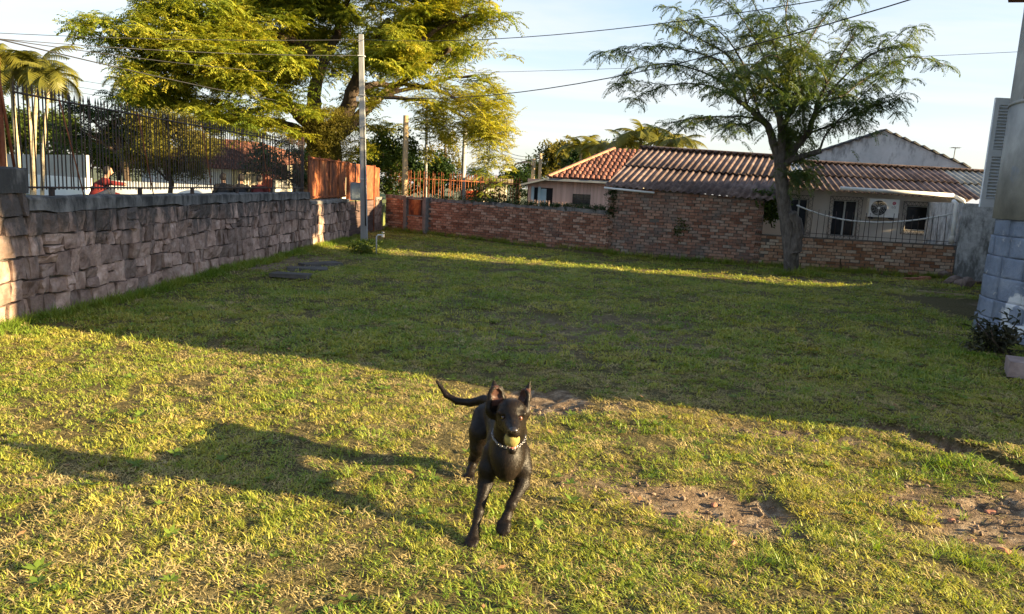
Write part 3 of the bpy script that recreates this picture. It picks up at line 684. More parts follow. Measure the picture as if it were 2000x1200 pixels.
# wall pieces round the openings
m = MB(); edges = [sL] + [e for o in open_ for e in o[:2]] + [sR]
def wpiece(s0, s1, z0, z1): m.slab([Z3(s0, z0), Z3(s1, z0), Z3(s1, z1), Z3(s0, z1)], .18)
for i in range(0, len(edges), 2): wpiece(edges[i], edges[i + 1], -.9, zE + .05)
for s0, s1, z0, z1, k in open_: wpiece(s0, s1, z1, zE + .05); wpiece(s0, s1, -.9, z0)
m.build('wall', M_BEIGE, ac_house)
M_DARKROOM = simple('dark_room', [(.3, (.012, .012, .014)), (.7, (.025, .025, .028))], 2, .9, 0)
M_GLASS = simple('dark_glass', [(.3, (.012, .013, .016)), (.7, (.03, .032, .036))], 1.5, .12, 0, spec=.6)
M_FRAME = simple('pale_frame', [(.3, (.50, .50, .48)), (.7, (.66, .66, .63))], 4, .6, .1)
M_GRILLE = simple('grille_iron', [(.3, (.03, .03, .035)), (.7, (.07, .06, .055))], 10, .6, .1)
for s0, s1, z0, z1, k in open_:
    wn_ = MB(); wn_.slab([Z3(s0, z0, -.10), Z3(s1, z0, -.10), Z3(s1, z1, -.10), Z3(s0, z1, -.10)], .01); wo = wn_.build('window', M_GLASS, ac_house)
    fr = MB(); t = .035
    for a, b, c, d in ((s0, s0 + t, z0, z1), (s1 - t, s1, z0, z1), (s0 + t, s1 - t, z1 - t, z1), (s0 + t, s1 - t, z0, z0 + t), ((s0 + s1) / 2 - .02, (s0 + s1) / 2 + .02, z0 + t, z1 - t)):
        if k == 'w' and a > s0 + .1 and s1 > 3.5: continue
        fr.slab([Z3(a, c, -.06), Z3(b, c, -.06), Z3(b, d, -.06), Z3(a, d, -.06)], .04)
    fr.build('frame', M_FRAME, wo)
    gr = MB(); e = .09; gx0, gx1, gz0, gz1 = s0 - e, s1 + e, z0 - e, z1 + e
    def bar(a, b, r=.006): gr.tube([Z3(*a, .05), Z3(*b, .05)], r, 5, smooth=False)
    for ins in (0, .1):
        q = [(gx0 + ins, gz0 + ins), (gx1 - ins, gz0 + ins), (gx1 - ins, gz1 - ins), (gx0 + ins, gz1 - ins)]
        for i in range(4): bar(q[i], q[(i + 1) % 4])
    hgt, wid = gz1 - gz0, gx1 - gx0
    for zz, up in ((gz0, 1), (gz1 - .1, 1)):
        nn = max(3, int(wid / .1)); st = wid / nn
        for i in range(nn): bar((gx0 + i * st, zz), (gx0 + (i + .5) * st, zz + .1), .004); bar((gx0 + (i + .5) * st, zz + .1), (gx0 + (i + 1) * st, zz), .004)
    for xx in (gx0, gx1 - .1):
        nn = max(3, int(hgt / .16)); st = hgt / nn
        for i in range(nn): bar((xx, gz0 + i * st), (xx + .1, gz0 + (i + .5) * st), .004); bar((xx + .1, gz0 + (i + .5) * st), (xx, gz0 + (i + 1) * st), .004)
    gr.build('grille', M_GRILLE, wo)
b0 = HO + n3 * .45; RE0, RE1 = Vector((*(b0 + u3 * -.55).xy, zE + .02)), Vector((*(b0 + u3 * 7.4).xy, zE - .10)); RR0 = Vector((*(b0 + u3 * -.55 + bk3 * 3.3).xy, 2.82)); RR1 = RR0 + (RE1 - RE0)
corrugated(ac_house, RE0, RE1, RR0, 2, seed=5, special=lambda c, r_: M_ROOFW if (c, r_) == (1, 1) else (M_ROOF2 if c >= 6 else None))
FF = Vector((*(b0 + u3 * -.55 + bk3 * 6.6).xy, 1.9)); corrugated(ac_house, FF + (RE1 - RE0), FF, RR1, 2, seed=6)
m = MB(); m.tube([RR0.lerp(RR1, t) + Vector((0, 0, .015)) for t in np.linspace(0, 1, 9)], .045, 8); m.build('ridge_cap', M_ROOF, ac_house)
m = MB(); ga, gb = hit(1641, 368, b0 + n3 * .08, n3), hit(1862, 382, b0 + n3 * .08, n3); m.tube([ga, gb], .05, 10); m.build('gutter', M_PVC, ac_house)
m = MB(); m.tube([gb + bk3 * .02, gb + u3 * .25 + Vector((0, 0, -.12)), gb + u3 * .28 + Vector((0, 0, -.2))], .045, 8); m.build('gutter_outlet', M_PVC, ac_house)
dp = MB(); q0 = hit(1868, 398, A3 + n3 * -.02, n3); q1 = hit(1858, 475, A3 + n3 * -.02, n3); dp.tube([q0 + bk3 * .2 + Vector((0, 0, .05)), q0, q0.lerp(q1, .5) + u3 * .01, q1], .048, 9); dpo = dp.build('drain_pipe', M_PVC, ac_house)
M_SOCK = simple('grubby_pvc', [(.3, (.40, .38, .34)), (.7, (.6, .58, .53))], 6, .7, .2); sk = MB(); sk.tube([q0.lerp(q1, .82), q1 + Vector((0, 0, -.03))], .06, 9); sk.build('socket', M_SOCK, dpo)
# air conditioner
acs, acz = hw(1725, 407, .3); aw, ah = .72, .47
ac = empty('air_conditioner', Z3(acs, acz - ah / 2, .2), 'white air conditioner unit with round fan on the beige house wall', 'air conditioner')
M_ACW = simple('white_enamel', [(.3, (.66, .66, .65)), (.7, (.78, .78, .76))], 3, .45, .05)
def acbox(s0, s1, z0, z1, o0, o1, name, mt, par):
    b = MB(); b.slab([Z3(s0, z0, o1), Z3(s1, z0, o1), Z3(s1, z1, o1), Z3(s0, z1, o1)], o1 - o0); return b.build(name, mt, par)
body = acbox(acs - aw / 2, acs + aw / 2, acz - ah / 2, acz + ah / 2, .08, .36, 'casing', M_ACW, ac)
cx_ = acs - .125; RF = .195
def disc(s, z, r0, r1, o, name, mt, par, seg=36, th=.006):
    b = MB(); V = []; F = []
    for i in range(seg):
        a = 2 * PI * i / seg
        for r_ in (r0, r1): V.append(Z3(s + r_ * math.cos(a), z + r_ * math.sin(a), o)); V.append(Z3(s + r_ * math.cos(a), z + r_ * math.sin(a), o - th))
    for i in range(seg):
        k, l = i * 4, (i + 1) % seg * 4; F += [(k, l, l + 2, k + 2), (k + 2, l + 2, l + 3, k + 3), (k + 1, k + 3, l + 3, l + 1)]
        if r0 > 0: F.append((k, k + 1, l + 1, l))
    b.add(V, F); return b.build(name, mt, par)
disc(cx_, acz, 0, RF, .368, 'fan_opening', M_DARKROOM, ac); disc(cx_, acz, RF, RF + .018, .376, 'fan_ring', M_ACW, ac); disc(cx_, acz, 0, .035, .384, 'fan_hub', M_ACW, ac, 16)
M_BLADE = simple('fan_blade', [(.3, (.16, .17, .18)), (.7, (.24, .25, .26))], 3, .5, .05)
for k in range(3):
    b = MB(); a0 = 2 * PI * k / 3 + .5; V = []; F = []
    for i in range(8):
        t = i / 7; r_ = .03 + (RF - .04) * t; a = a0 - .5 * t; wv = .25 + .35 * t
        V += [Z3(cx_ + r_ * math.cos(a), acz + r_ * math.sin(a), .378), Z3(cx_ + r_ * math.cos(a + wv), acz + r_ * math.sin(a + wv), .371)]
    for i in range(7): F.append((2 * i, 2 * i + 1, 2 * i + 3, 2 * i + 2))
    b.add(V, F); b.build('fan_blade', M_BLADE, ac)
gl = MB()
for r_ in (.07, .11, .15, .185): gl.tube([Z3(cx_ + r_ * math.cos(2 * PI * i / 24), acz + r_ * math.sin(2 * PI * i / 24), .392) for i in range(25)], .002, 4, False)
for i in range(12): a = 2 * PI * i / 12; gl.tube([Z3(cx_ + .035 * math.cos(a), acz + .035 * math.sin(a), .392), Z3(cx_ + .195 * math.cos(a), acz + .195 * math.sin(a), .386)], .002, 4, False)
gl.build('fan_guard', M_FRAME, ac)
M_LOGO = simple('logo_red', [(.3, (.32, .02, .06)), (.7, (.40, .03, .08))], 3, .5, 0); M_LETTER = simple('logo_grey', [(.3, (.12, .12, .13)), (.7, (.17, .17, .18))], 3, .5, 0)
lo_s, lo_z = acs + .235, acz + .135
disc(lo_s, lo_z, 0, .042, .364, 'logo_disc', M_LOGO, body, 24, .003)
lg = MB()
lg.slab([Z3(lo_s - .012, lo_z - .018, .3665), Z3(lo_s - .006, lo_z - .018, .3665), Z3(lo_s - .006, lo_z + .02, .3665), Z3(lo_s - .012, lo_z + .02, .3665)], .002)
lg.slab([Z3(lo_s - .006, lo_z - .018, .3665), Z3(lo_s + .012, lo_z - .018, .3665), Z3(lo_s + .012, lo_z - .012, .3665), Z3(lo_s - .006, lo_z - .012, .3665)], .002)
lg.build('logo_mark', M_ACW, body)
tcu = bpy.data.curves.new('letters', 'FONT'); tcu.body = 'LG'; tcu.size = .085; tcu.extrude = .002; tcu.align_x = 'CENTER'
tob = bpy.data.objects.new('letters', tcu); COL.objects.link(tob); tob.data.materials.append(M_LETTER); tob.parent = body; tob.matrix_parent_inverse = Matrix.Identity(4)
bpy.context.view_layer.update()
Mx = Matrix((u3, Vector((0, 0, 1)), n3)).transposed(); tob.rotation_euler = Mx.to_euler(); tob.location = Z3(lo_s, lo_z - .125, .363)
bpy.context.view_layer.update(); lme = bpy.data.meshes.new_from_object(tob.evaluated_get(bpy.context.evaluated_depsgraph_get())); lo2 = link('lettering', lme, None, body, keep=False)
lo2.matrix_parent_inverse = tob.matrix_parent_inverse; lo2.location = tob.location; lo2.rotation_euler = tob.rotation_euler; bpy.data.objects.remove(tob)
for s in (-.25, .25): acbox(acs + s - .02, acs + s + .02, acz - ah / 2 - .05, acz - ah / 2 - .003, .0, .34, 'bracket', M_GRILLE, ac)
# --- rough white wall at the right end, and an unseen taller block added to shade the far lawn
M_WHITEW = stained('flaking_whitewash', [(.3, (.34, .35, .36)), (.55, (.55, .56, .57)), (.7, (.62, .63, .64))], 9, (.13, .135, .13), 3.2, -.6, bump=.9, bdist=.03, bscale=14)
ww = empty('side_building', (14, 17.5, 0), 'building with flaking whitewashed wall beyond the low brick wall', 'building')
m = MB(); wa, wb = B3 + u3 * .02 + n3 * .02, B3 + u3 * 5 + n3 * .02
m.prism([(q.x, q.y) for q in (wa, wb, wb + bk3 * 2.4, wa + bk3 * 2.4)], -.3, 1.74); m.build('wall', M_WHITEW, ww)
m = MB(); m.prism([(9.95, 14.1), (16, 12.55), (16.6, 16.2), (10.9, 16.7)], -.3, 4.4); m.build('shade_block', M_PLAST, ww)
m = MB(); m.prism([(9.8, 13.92), (16.2, 12.3), (16.8, 16.35), (10.8, 16.9)], 4.4, 4.6); m.build('shade_block_top', M_CONC, ww)
# ------------------------------------------------------------------ blue house on the right
n = N('flaking_blue_paint'); p = n.pos(); c = n.ramp(n.noise(p, 2.6, 7, .62), [(.3, (.15, .18, .24)), (.5, (.21, .245, .31)), (.7, (.30, .33, .38))])
c = n.mix(n.ramp(n.noise(p, 7, 8, .7, .5), [(.60, 0.0), (.68, .85)]), c, (.50, .50, .50))
vd = n.new('ShaderNodeVectorMath', operation='DISTANCE'); n.l.new(p, vd.inputs[0]); vd.inputs[1].default_value = (6.235, 9.05, .34)
rg = n.math('ADD', vd.outputs['Value'], n.math('MULTIPLY', n.math('SUBTRACT', n.noise(p, 6, 5, .65), .5), .22))
c = n.mix(n.ramp(rg, [(.12, 0.0), (.14, .95), (.24, .95), (.27, 0.0)]), c, (.66, .67, .68))
c = n.mix(n.ramp(n.noise(p, 1.1, 4), [(.62, 0.0), (.72, .55)]), c, (.33, .25, .22)); n.bump(n.noise(p, 18, 6, .65), .9, .025); M_BLUE = n.done(c, .9, .2)
n = N('grey_stucco'); p = n.pos(); c = n.ramp(n.noise(p, 1.6, 7, .62), [(.32, (.20, .20, .19)), (.5, (.30, .295, .275)), (.66, (.40, .39, .36))])
c = n.mix(n.ramp(n.noise(p, 2.2, 5), [(.62, 0.0), (.70, .5)]), c, (.22, .27, .36)); n.bump(n.noise(p, 30, 5), .35, .01); M_STUCCO = n.done(c, .92, .2)
M_WOOD = simple('dark_red_wood', [(.3, (.085, .034, .02)), (.7, (.17, .07, .038))], 3, .55, .3, .006, 30, stretch=(4, 4, .5))
M_SHUT = simple('white_paint', [(.3, (.66, .69, .72)), (.7, (.78, .80, .82))], 3, .6, .1)
house = empty('blue_house', (9.5, 8.5, 0), 'house with round corner, flaking blue painted base and grey stucco above', 'house')
TC, TR = Vector((7.83, 9.35, 0)), 1.6
def cyl(r, z0, z1, name, m_, seg=72, a0=0, a1=2 * PI):
    b = MB(); full = abs(a1 - a0 - 2 * PI) < 1e-6; k = seg if full else seg + 1
    V = [(TC.x + r * math.cos(a0 + (a1 - a0) * i / seg), TC.y + r * math.sin(a0 + (a1 - a0) * i / seg), z) for z in (z0, z1) for i in range(k)]
    F = [(i, (i + 1) % k, k + (i + 1) % k, k + i) for i in range(seg)]
    if full: F += [tuple(reversed(range(k))), tuple(range(k, 2 * k))]
    b.add(V, F, True); return b.build(name, m_, house)
cyl(TR - .03, -.2, 1.5, 'base_core', M_BLUE); cyl(TR + .02, 1.5, 2.98, 'stucco_wall', M_STUCCO); cyl(TR - .12, 2.98, 4.2, 'window_core', M_GLASS); cyl(TR + .02, 4.2, 5.2, 'lintel', M_STUCCO)
cyl(TR + .018, 2.99, 4.21, 'stucco_pier', M_STUCCO, 24, R(95), R(172))
# painted base blocks on the side that shows
rb_ = random.Random(5); z = -.05
for row in range(6):
    hh = rb_.uniform(.22, .31) if row < 5 else 1.5 - z; a = R(150) + rb_.uniform(-.1, .1); z1 = min(z + hh, 1.5)
    while a < R(285):
        da = rb_.uniform(.22, .40); pr = TR + .01 + (.05 - .012 * row) + rb_.uniform(-.012, .008); V = []; F = []; k = 5
        for zi, zz in enumerate((z + .002, z + .03, z1 - .03, z1 - .002)):
            for i in range(k):
                aa = a + .002 + (da - .004) * i / (k - 1); r_ = pr - (.005 if zi in (0, 3) or i in (0, k - 1) else 0) + rb_.uniform(-.008, .008); V.append((TC.x + r_ * math.cos(aa), TC.y + r_ * math.sin(aa), zz + rb_.uniform(-.004, .004)))
        for zi in range(3):
            for i in range(k - 1): q = zi * k + i; F.append((q, q + 1, q + 1 + k, q + k))
        rim = list(range(k)) + [zi * k + k - 1 for zi in range(1, 4)] + list(range(4 * k - 2, 3 * k - 1, -1)) + [2 * k, k]; nb = len(V)
        for i in rim: x, y, zz = V[i]; d = (Vector((x, y, 0)) - TC).normalized(); V.append((TC.x + d.x * (TR - .05), TC.y + d.y * (TR - .05), zz))
        for i in range(len(rim)): j = (i + 1) % len(rim); F.append((rim[j], rim[i], nb + i, nb + j))
        b = MB(); b.add(V, F, True); b.build('stone', M_BLUE, house); a += da
    z = z1
# window of the tower: sill, posts, rail
ws = cyl(TR + .03, 2.95, 2.99, 'window_sill', M_STUCCO)
for k in range(9):
    a = R(176 + k * 15); b = MB(); b.box((TC.x + (TR - .03) * math.cos(a), TC.y + (TR - .03) * math.sin(a), 3.59), (.09, .085 if k else .25, 1.21), rz=a); b.build('window_post', M_WOOD, house)
for z in (3.02, 4.17):
    cyl(TR - .05, z - .03, z + .03, 'window_rail', M_WOOD)
# main block behind, with its hipped roof
BP = [(6.85, 4.0), (14.5, 2.4), (15.6, 11.5), (8.62, 13.4), (8.5, 10.6), (6.75, 8.6)]
b = MB(); b.prism([(x + (.03 if i in (0, 5, 4, 3) else 0), y) for i, (x, y) in enumerate(BP)], -.2, 1.5); b.build('base', M_BLUE, house)
b = MB(); b.prism(BP, 1.5, 5.2); b.build('wall', M_STUCCO, house)
M_TILE = simple('red_clay_tile', [(.3, (.09, .035, .026)), (.5, (.18, .066, .042)), (.7, (.27, .12, .08))], 7, .9, .4, .01, 40, vary=.25)
b = MB(); ev = [(6.45, 3.55), (15, 1.85), (16.1, 11.9), (8.35, 13.65), (6.0, 10.3), (6.15, 8.6)]; V = [(x, y, 5.18) for x, y in ev] + [(x, y, 5.26) for x, y in ev] + [(10.3, 7.0, 5.95), (11.6, 8.6, 5.95)]
b.add(V, [(5, 4, 3, 2, 1, 0)] + [(i, (i + 1) % 6, 6 + (i + 1) % 6, 6 + i) for i in range(6)] + [(6, 7, 12), (7, 8, 13, 12), (8, 9, 13), (9, 10, 12, 13), (10, 11, 12), (11, 6, 12)]); b.build('roof', M_TILE, house)
# door and window in the wall that faces the yard, out of the picture
b = MB(); b.box((6.79, 6.3, 1.25), (.06, .95, 2.1), rz=.02); d_ = b.build('door', M_WOOD, house)
b = MB(); b.tube([(6.735, 5.98, 1.2), (6.735, 5.98, 1.32)], .014, 8); b.build('handle', M_IRON, d_)
# louvred shutter
shl = P(1928, 300, 11.5); sx0 = shl.x; shz0, shz1 = P(1914, 404, 11.5).z, P(1942, 191, 11.5).z
sh = empty('louvred_shutter', (sx0 + .3, 11.5, shz0), 'open white louvred shutter sticking out beside the blue house', 'shutter')
swd = .62
for x0, x1, z0, z1, nm in ((0, .07, shz0, shz1, 'stile'), (swd - .07, swd, shz0, shz1, 'stile'), (.07, swd - .07, shz1 - .1, shz1, 'rail'), (.07, swd - .07, shz0, shz0 + .12, 'rail'), (.07, swd - .07, (shz0 + shz1) / 2 - .05, (shz0 + shz1) / 2 + .05, 'rail')):
    b = MB(); b.box((sx0 + (x0 + x1) / 2, 11.5, (z0 + z1) / 2), (x1 - x0, .035, z1 - z0)); b.build(nm, M_SHUT, sh)
sb_ = MB(); sb_.box((0, 0, 0), (swd - .14, .045, .008), rot=(R(38), 0, 0)); sme = sb_.mesh('shutter_slat'); sme.materials.append(M_SHUT)
for lo_, hi_ in ((shz0 + .12, (shz0 + shz1) / 2 - .05), ((shz0 + shz1) / 2 + .05, shz1 - .1)):
    k = int((hi_ - lo_) / .046)
    for i in range(k): o = link('slat', sme, None, sh); o.location = (sx0 + swd / 2, 11.5, lo_ + (i + .5) * (hi_ - lo_) / k)
b = MB(); b.box((sx0 + swd / 2, 11.52, (shz0 + shz1) / 2), (swd - .16, .008, shz1 - shz0 - .1)); b.build('backing', M_SHUT, sh)
# unseen low wall added to shade the right end of the far sunlit strip
b = MB(); b.prism([(8.66, 13.36), (10.05, 14.16), (9.97, 14.30), (8.58, 13.50)], -.2, .62); gwl = b.build('shade_wall', M_PLAST); tag(gwl, 'unseen low wall added to shade the end of the sunlit strip', 'wall')
# stone step
M_STEP = simple('pink_stone', [(.3, (.22, .16, .145)), (.7, (.36, .28, .255))], 6, .9, .5, .015, 30)
sp = G(1975, 742); b = MB(); b.box((sp.x + .42, sp.y + .16, .075), (.62, .38, .15), rz=-.5, jit=.012); tag(b.build('stone_step', M_STEP), 'pinkish stone step at the foot of the blue house', 'step')

# ------------------------------------------------------------------ white gable far behind
gD = 25.2; pk, gl_, gr_ = P(1727, 256, gD), P(1560, 310, 26.9), P(1895, 330, 23.7)
gb_ = empty('gable_building', (pk.x, gD, 0), 'tall grey-white plaster gable behind the corrugated roof', 'building')
M_GABLE = stained('streaked_plaster', [(.3, (.36, .38, .39)), (.7, (.56, .57, .57))], 1.4, (.16, .165, .17), 2.0, 5.2, bump=.25)
b = MB(); dv = Vector((3, 6, 0)); pts = [Vector((gl_.x, gl_.y, -.3)), Vector((gr_.x, gr_.y, -.3)), gr_, pk, gl_]
b.add(pts + [q + dv for q in pts], [(0, 1, 2, 3, 4), (9, 8, 7, 6, 5), (0, 5, 6, 1), (1, 6, 7, 2), (4, 9, 5, 0), (2, 7, 8, 3), (3, 8, 9, 4)]); b.build('gable_wall', M_GABLE, gb_)
vm = MB(); vm.box((0, 0, 0), (.30, .30, .05), jit=.006); vme = vm.mesh('verge_tile'); vme.materials.append(M_CONC)
for a, c in ((gl_, pk), (pk, gr_)):
    k = int((c - a).length / .29); an = math.atan2(c.z - a.z, c.x - a.x)
    for i in range(k): q = a.lerp(c, (i + .5) / k); o = link('verge_tile', vme, None, gb_); o.location = (q.x, q.y + .05, q.z + .03); o.rotation_euler = (0, -an, random.gauss(0, .05))
b = MB(); o_ = Vector((0, 0, .06)); b.slab([gl_ + o_ + Vector((0, .2, 0)), pk + o_ + Vector((0, .2, 0)), pk + dv + o_, gl_ + dv + o_], .05); b.slab([pk + o_ + Vector((0, .2, 0)), gr_ + o_ + Vector((0, .2, 0)), gr_ + dv + o_, pk + dv + o_], .05); b.build('roof', M_TILE, gb_)
an0, an1 = P(1862, 312, 27), P(1866, 289, 27); ant = empty('tv_antenna', an0, 'thin television antenna above the right end of the roofs', 'antenna')
b = MB(); b.tube([an0 + Vector((0, 0, -.3)), an1], .014, 6); b.build('mast', M_GRILLE, ant)
b = MB(); b.tube([an1 + Vector((-.14, 0, 0)), an1 + Vector((.16, 0, 0))], .012, 5)
for k in range(5): q = an1 + Vector((-.12 + k * .06, 0, 0)); b.tube([q + Vector((-.03, -.2, 0)), q + Vector((.03, .2, 0))], .007, 4)
b.build('elements', M_GRILLE, ant)

# ------------------------------------------------------------------ pink wooden house
pu = Vector((.985, -.17, 0)); pn = Vector((-.17, -.985, 0)); PO = P(1100, 400, 27.5); PO.z = 0
pink = empty('wooden_house', (PO.x + 1, PO.y + 1.5, -.3), 'small pink board house with red tile roof behind the brick wall', 'house')
def pw(px, py, o=0): q = hit(px, py, PO + pn * o, pn); return (q - PO).dot(pu), q.z
Z5 = lambda s, z, o=0.0: Vector((*(PO + pu * s + pn * o).xy, z))
M_PINK = simple('pink_boards', [(.3, (.50, .33, .27)), (.7, (.64, .45, .37))], 2, .8, .2, vary=.1, stretch=(3, 3, .4))
M_LBLUE = simple('light_blue_paint', [(.3, (.28, .40, .46)), (.7, (.40, .52, .58))], 3, .6, .1)
M_FASCIA = simple('grey_fascia', [(.3, (.17, .19, .20)), (.7, (.27, .29, .30))], 3, .7, .1)
s_l, zt_ = pw(1030, 362); s_r = pw(1205, 370)[0]; s_pr = pw(1079, 385)[0]; z_top = 1.93; wx0, wz1 = pw(1119, 379); wx1, wz0 = pw(1152, 401)
ins = MB(); ins.slab([Z5(s_l, -.35, -.09), Z5(s_r + 3, -.35, -.09), Z5(s_r + 3, z_top, -.09), Z5(s_l, z_top, -.09)], .02); ins.build('back_wall', M_DARKROOM, pink)
s = s_pr
while s < s_r:
    w = .125; a, b_ = s + .004, s + w - .004
    for z0, z1 in (((-.35, wz0), (wz1, z_top)) if (wx0 - .02 < s + w / 2 < wx1 + .02) else ((-.35, z_top),)):
        b = MB(); b.slab([Z5(a, z0, random.uniform(0, .006)), Z5(b_, z0, .003), Z5(b_, z1, .003), Z5(a, z1, .003)], .03); b.build('board', M_PINK, pink)
    b = MB(); b.slab([Z5(s + w - .014, -.35, .016), Z5(s + w + .014, -.35, .016), Z5(s + w + .014, z_top, .016), Z5(s + w - .014, z_top, .016)], .014)
    if not (wx0 - .05 < s + w < wx1 + .05): b.build('batten', M_PINK, pink)
    s += w
b = MB(); b.slab([Z5(s_l, 1.62, .002), Z5(s_pr, 1.62, .002), Z5(s_pr, z_top, .002), Z5(s_l, z_top, .002)], .03); b.build('porch_lintel', M_PINK, pink)
for px in (1034, 1040, 1053): q = pw(px, 385)[0]; b = MB(); b.box(Z5(q, .65, .0), (.10, .09, 2.0), rz=-.17); b.build('porch_post', M_LBLUE if px > 1036 else M_PINK, pink)
q = pw(1059, 385)[0]; b = MB(); b.slab([Z5(q - .14, -.3, -.04), Z5(q + .14, -.3, -.04), Z5(q + .14, 1.58, -.04), Z5(q - .14, 1.58, -.04)], .03); b.build('door', M_LBLUE, pink)
pk_ = MB(); pk_.slab([(-.025, 0, .1), (.025, 0, .1), (.025, 0, 1.22), (-.025, 0, 1.22)], .02); pme = pk_.mesh('picket'); pme.materials.append(M_PINK)
for i in range(8): o = link('picket', pme, None, pink); o.location = Z5(s_l + .1 + i * (s_pr - s_l - .1) / 8, -.05, .06); o.rotation_euler = (0, 0, -.17)
b = MB(); b.slab([Z5(wx0, wz0, -.03), Z5(wx1, wz0, -.03), Z5(wx1, wz1, -.03), Z5(wx0, wz1, -.03)], .01); wo = b.build('window', M_GLASS, pink)
b = MB()
for k in range(6): x = wx0 + (wx1 - wx0) * k / 5; b.tube([Z5(x, wz0, .02), Z5(x, wz1, .02)], .008, 4)
for k in range(5): z = wz0 + (wz1 - wz0) * k / 4; b.tube([Z5(wx0, z, .02), Z5(wx1, z, .02)], .008, 4)
b.build('grille', M_GRILLE, wo)
# hipped tile roof
s_e = pw(1070, 353, .35)[0]; ez = 1.98; run, rise = 2.7, 1.22; s_ap = s_e + 2.15
roof = MB(); ap = Z5(s_ap, ez + rise, .35 - run); e0, e1 = Z5(s_e, ez, .35), Z5(s_r + 3, ez, .35); r1 = Z5(s_r + 3, ez + rise, .35 - run); bk0 = Z5(s_e, ez, .35 - 2 * run)
roof.add([e0 - Vector((0, 0, .02)), e1 - Vector((0, 0, .02)), r1 - Vector((0, 0, .02)), ap - Vector((0, 0, .02)), bk0], [(0, 1, 2, 3), (0, 3, 4)]); rf = roof.build('roof', M_TILE, pink)
M_TILE2 = simple('weathered_clay_tile', [(.3, (.085, .036, .028)), (.5, (.17, .068, .046)), (.7, (.28, .15, .105))], 9, .9, .4, .01, 40, vary=.4)
tm = MB(); V = []; F = []
for i, t in enumerate((0, 1)):
    for k in range(7): a = PI * k / 6; V.append((-.085 * math.cos(a) * (1 - .08 * t), t * .40, .055 * math.sin(a)))
for k in range(6): F.append((k, k + 1, 8 + k, 7 + k))
F.append(tuple(range(6, -1, -1))); tm.add(V, F); tme = tm.mesh('clay_tile'); tme.materials.append(M_TILE2)
sl = math.hypot(run, rise); vy = (Z5(0, rise, -run) - Z5(0, 0, 0)).normalized(); nz = pu.cross(vy); nz = nz if nz.z > 0 else -nz; Mt = Matrix((pu, vy, nz)).transposed(); et = Mt.to_euler()
for r_ in range(9):
    v = r_ * sl / 9; sh_ = s_e + (s_ap - s_e) * v / sl + .08; s = sh_
    while s < s_e + 4.6 and s < s_r + 1.6:
        o = link('roof_tile', tme, None, pink); q = Z5(s + random.uniform(-.01, .01), ez, .37) + vy * (v + random.uniform(-.02, .02)) + nz * (.01 + .012); o.location = q; o.rotation_euler = (Mt @ Matrix.Rotation(-.05, 3, 'X') @ Matrix.Rotation(random.gauss(0, .03), 3, 'Z')).to_euler(); s += .19
hv = (ap - e0); hl = hv.length; hd = hv.normalized(); hx = hd.cross(Vector((0, 0, 1))).normalized(); Mh = Matrix((hx, hd, hx.cross(hd))).transposed()
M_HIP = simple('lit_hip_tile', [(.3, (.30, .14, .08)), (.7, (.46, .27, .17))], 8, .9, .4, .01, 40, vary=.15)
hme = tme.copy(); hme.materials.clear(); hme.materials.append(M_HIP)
for k in range(int(hl / .33)): o = link('hip_tile', hme, None, pink); o.location = e0 + hd * (k * .33) + Vector((0, 0, .05)); o.rotation_euler = Mh.to_euler(); o.scale = (1.15, 1, 1.2)
b = MB(); b.slab([Z5(s_e - .05, ez - .10, .36), Z5(s_r + 1, ez - .10, .36), Z5(s_r + 1, ez - .01, .36), Z5(s_e - .05, ez - .01, .36)], .04); b.build('fascia', M_FASCIA, pink)
b = MB(); qa = pw(1017, 361, .35)[0]; b.slab([Z5(qa, 1.72, .4), Z5(s_e, 1.98, .4), Z5(s_e, 1.98, -2.5), Z5(qa, 1.72, -2.5)], .06); b.build('porch_roof', M_FASCIA, pink)
# ------------------------------------------------------------------ poles, meter box, tap, wires
M_POLE = simple('grey_concrete_pole', [(.3, (.20, .205, .21)), (.7, (.33, .335, .335))], 3, .9, .3, stretch=(2, 2, .5))
M_POLEW = simple('weathered_wood_pole', [(.3, (.22, .16, .09)), (.7, (.40, .30, .18))], 3, .9, .5, .01, 20, stretch=(4, 4, .3))
M_CABLE = simple('black_cable', [(.3, (.018, .018, .02)), (.7, (.035, .035, .038))], 3, .6, 0)
M_BOX = simple('blue_grey_box', [(.3, (.19, .24, .28)), (.7, (.28, .33, .37))], 4, .6, .15)
M_BLUEPIPE = simple('blue_pipe', [(.3, (.03, .10, .26)), (.7, (.06, .16, .36))], 4, .5, .1)
pb, pt = G(712, 471), P(708, 70, 19.7)
pole = empty('utility_pole', pb, 'slim grey concrete utility pole with meter cable beside the rusty fence', 'pole')
m = MB(); bx, by = pb.x, pb.y; V = []
for z, w in ((-.2, .085), (pt.z, .055)):
    t = max(0, z) / pt.z; cx, cy_ = bx + (pt.x - bx) * t, by; V += [(cx - w, cy_ - w * .8, z), (cx + w, cy_ - w * .8, z), (cx + w, cy_ + w * .8, z), (cx - w, cy_ + w * .8, z)]
m.add(V, [(3, 2, 1, 0), (4, 5, 6, 7)] + [(i, (i + 1) % 4, 4 + (i + 1) % 4, 4 + i) for i in range(4)]); m.build('shaft', M_POLE, pole)
def onpole(py, dx=0, dy=-.12): q = P(711, py, 19.7); return Vector((bx + (pt.x - bx) * q.z / pt.z + dx, by + dy, q.z))
m = MB(); m.tube([onpole(y_, .055, -.1) for y_ in (250, 300, 345, 400, 440)], .016, 6); m.tube([onpole(250, .055, -.1), onpole(246, .10, -.06), onpole(258, .14, -.04)], .016, 6); m.build('cable', M_CABLE, pole)
for y_ in (112, 188, 270, 350): m = MB(); q = onpole(y_, 0, 0); m.box(q, (.17, .15, .02)); m.build('band', M_FRAME, pole)
m = MB(); q = onpole(196, -.1, -.05); m.box(q, (.07, .07, .12)); m.build('insulator', M_PVC, pole)
m = MB()
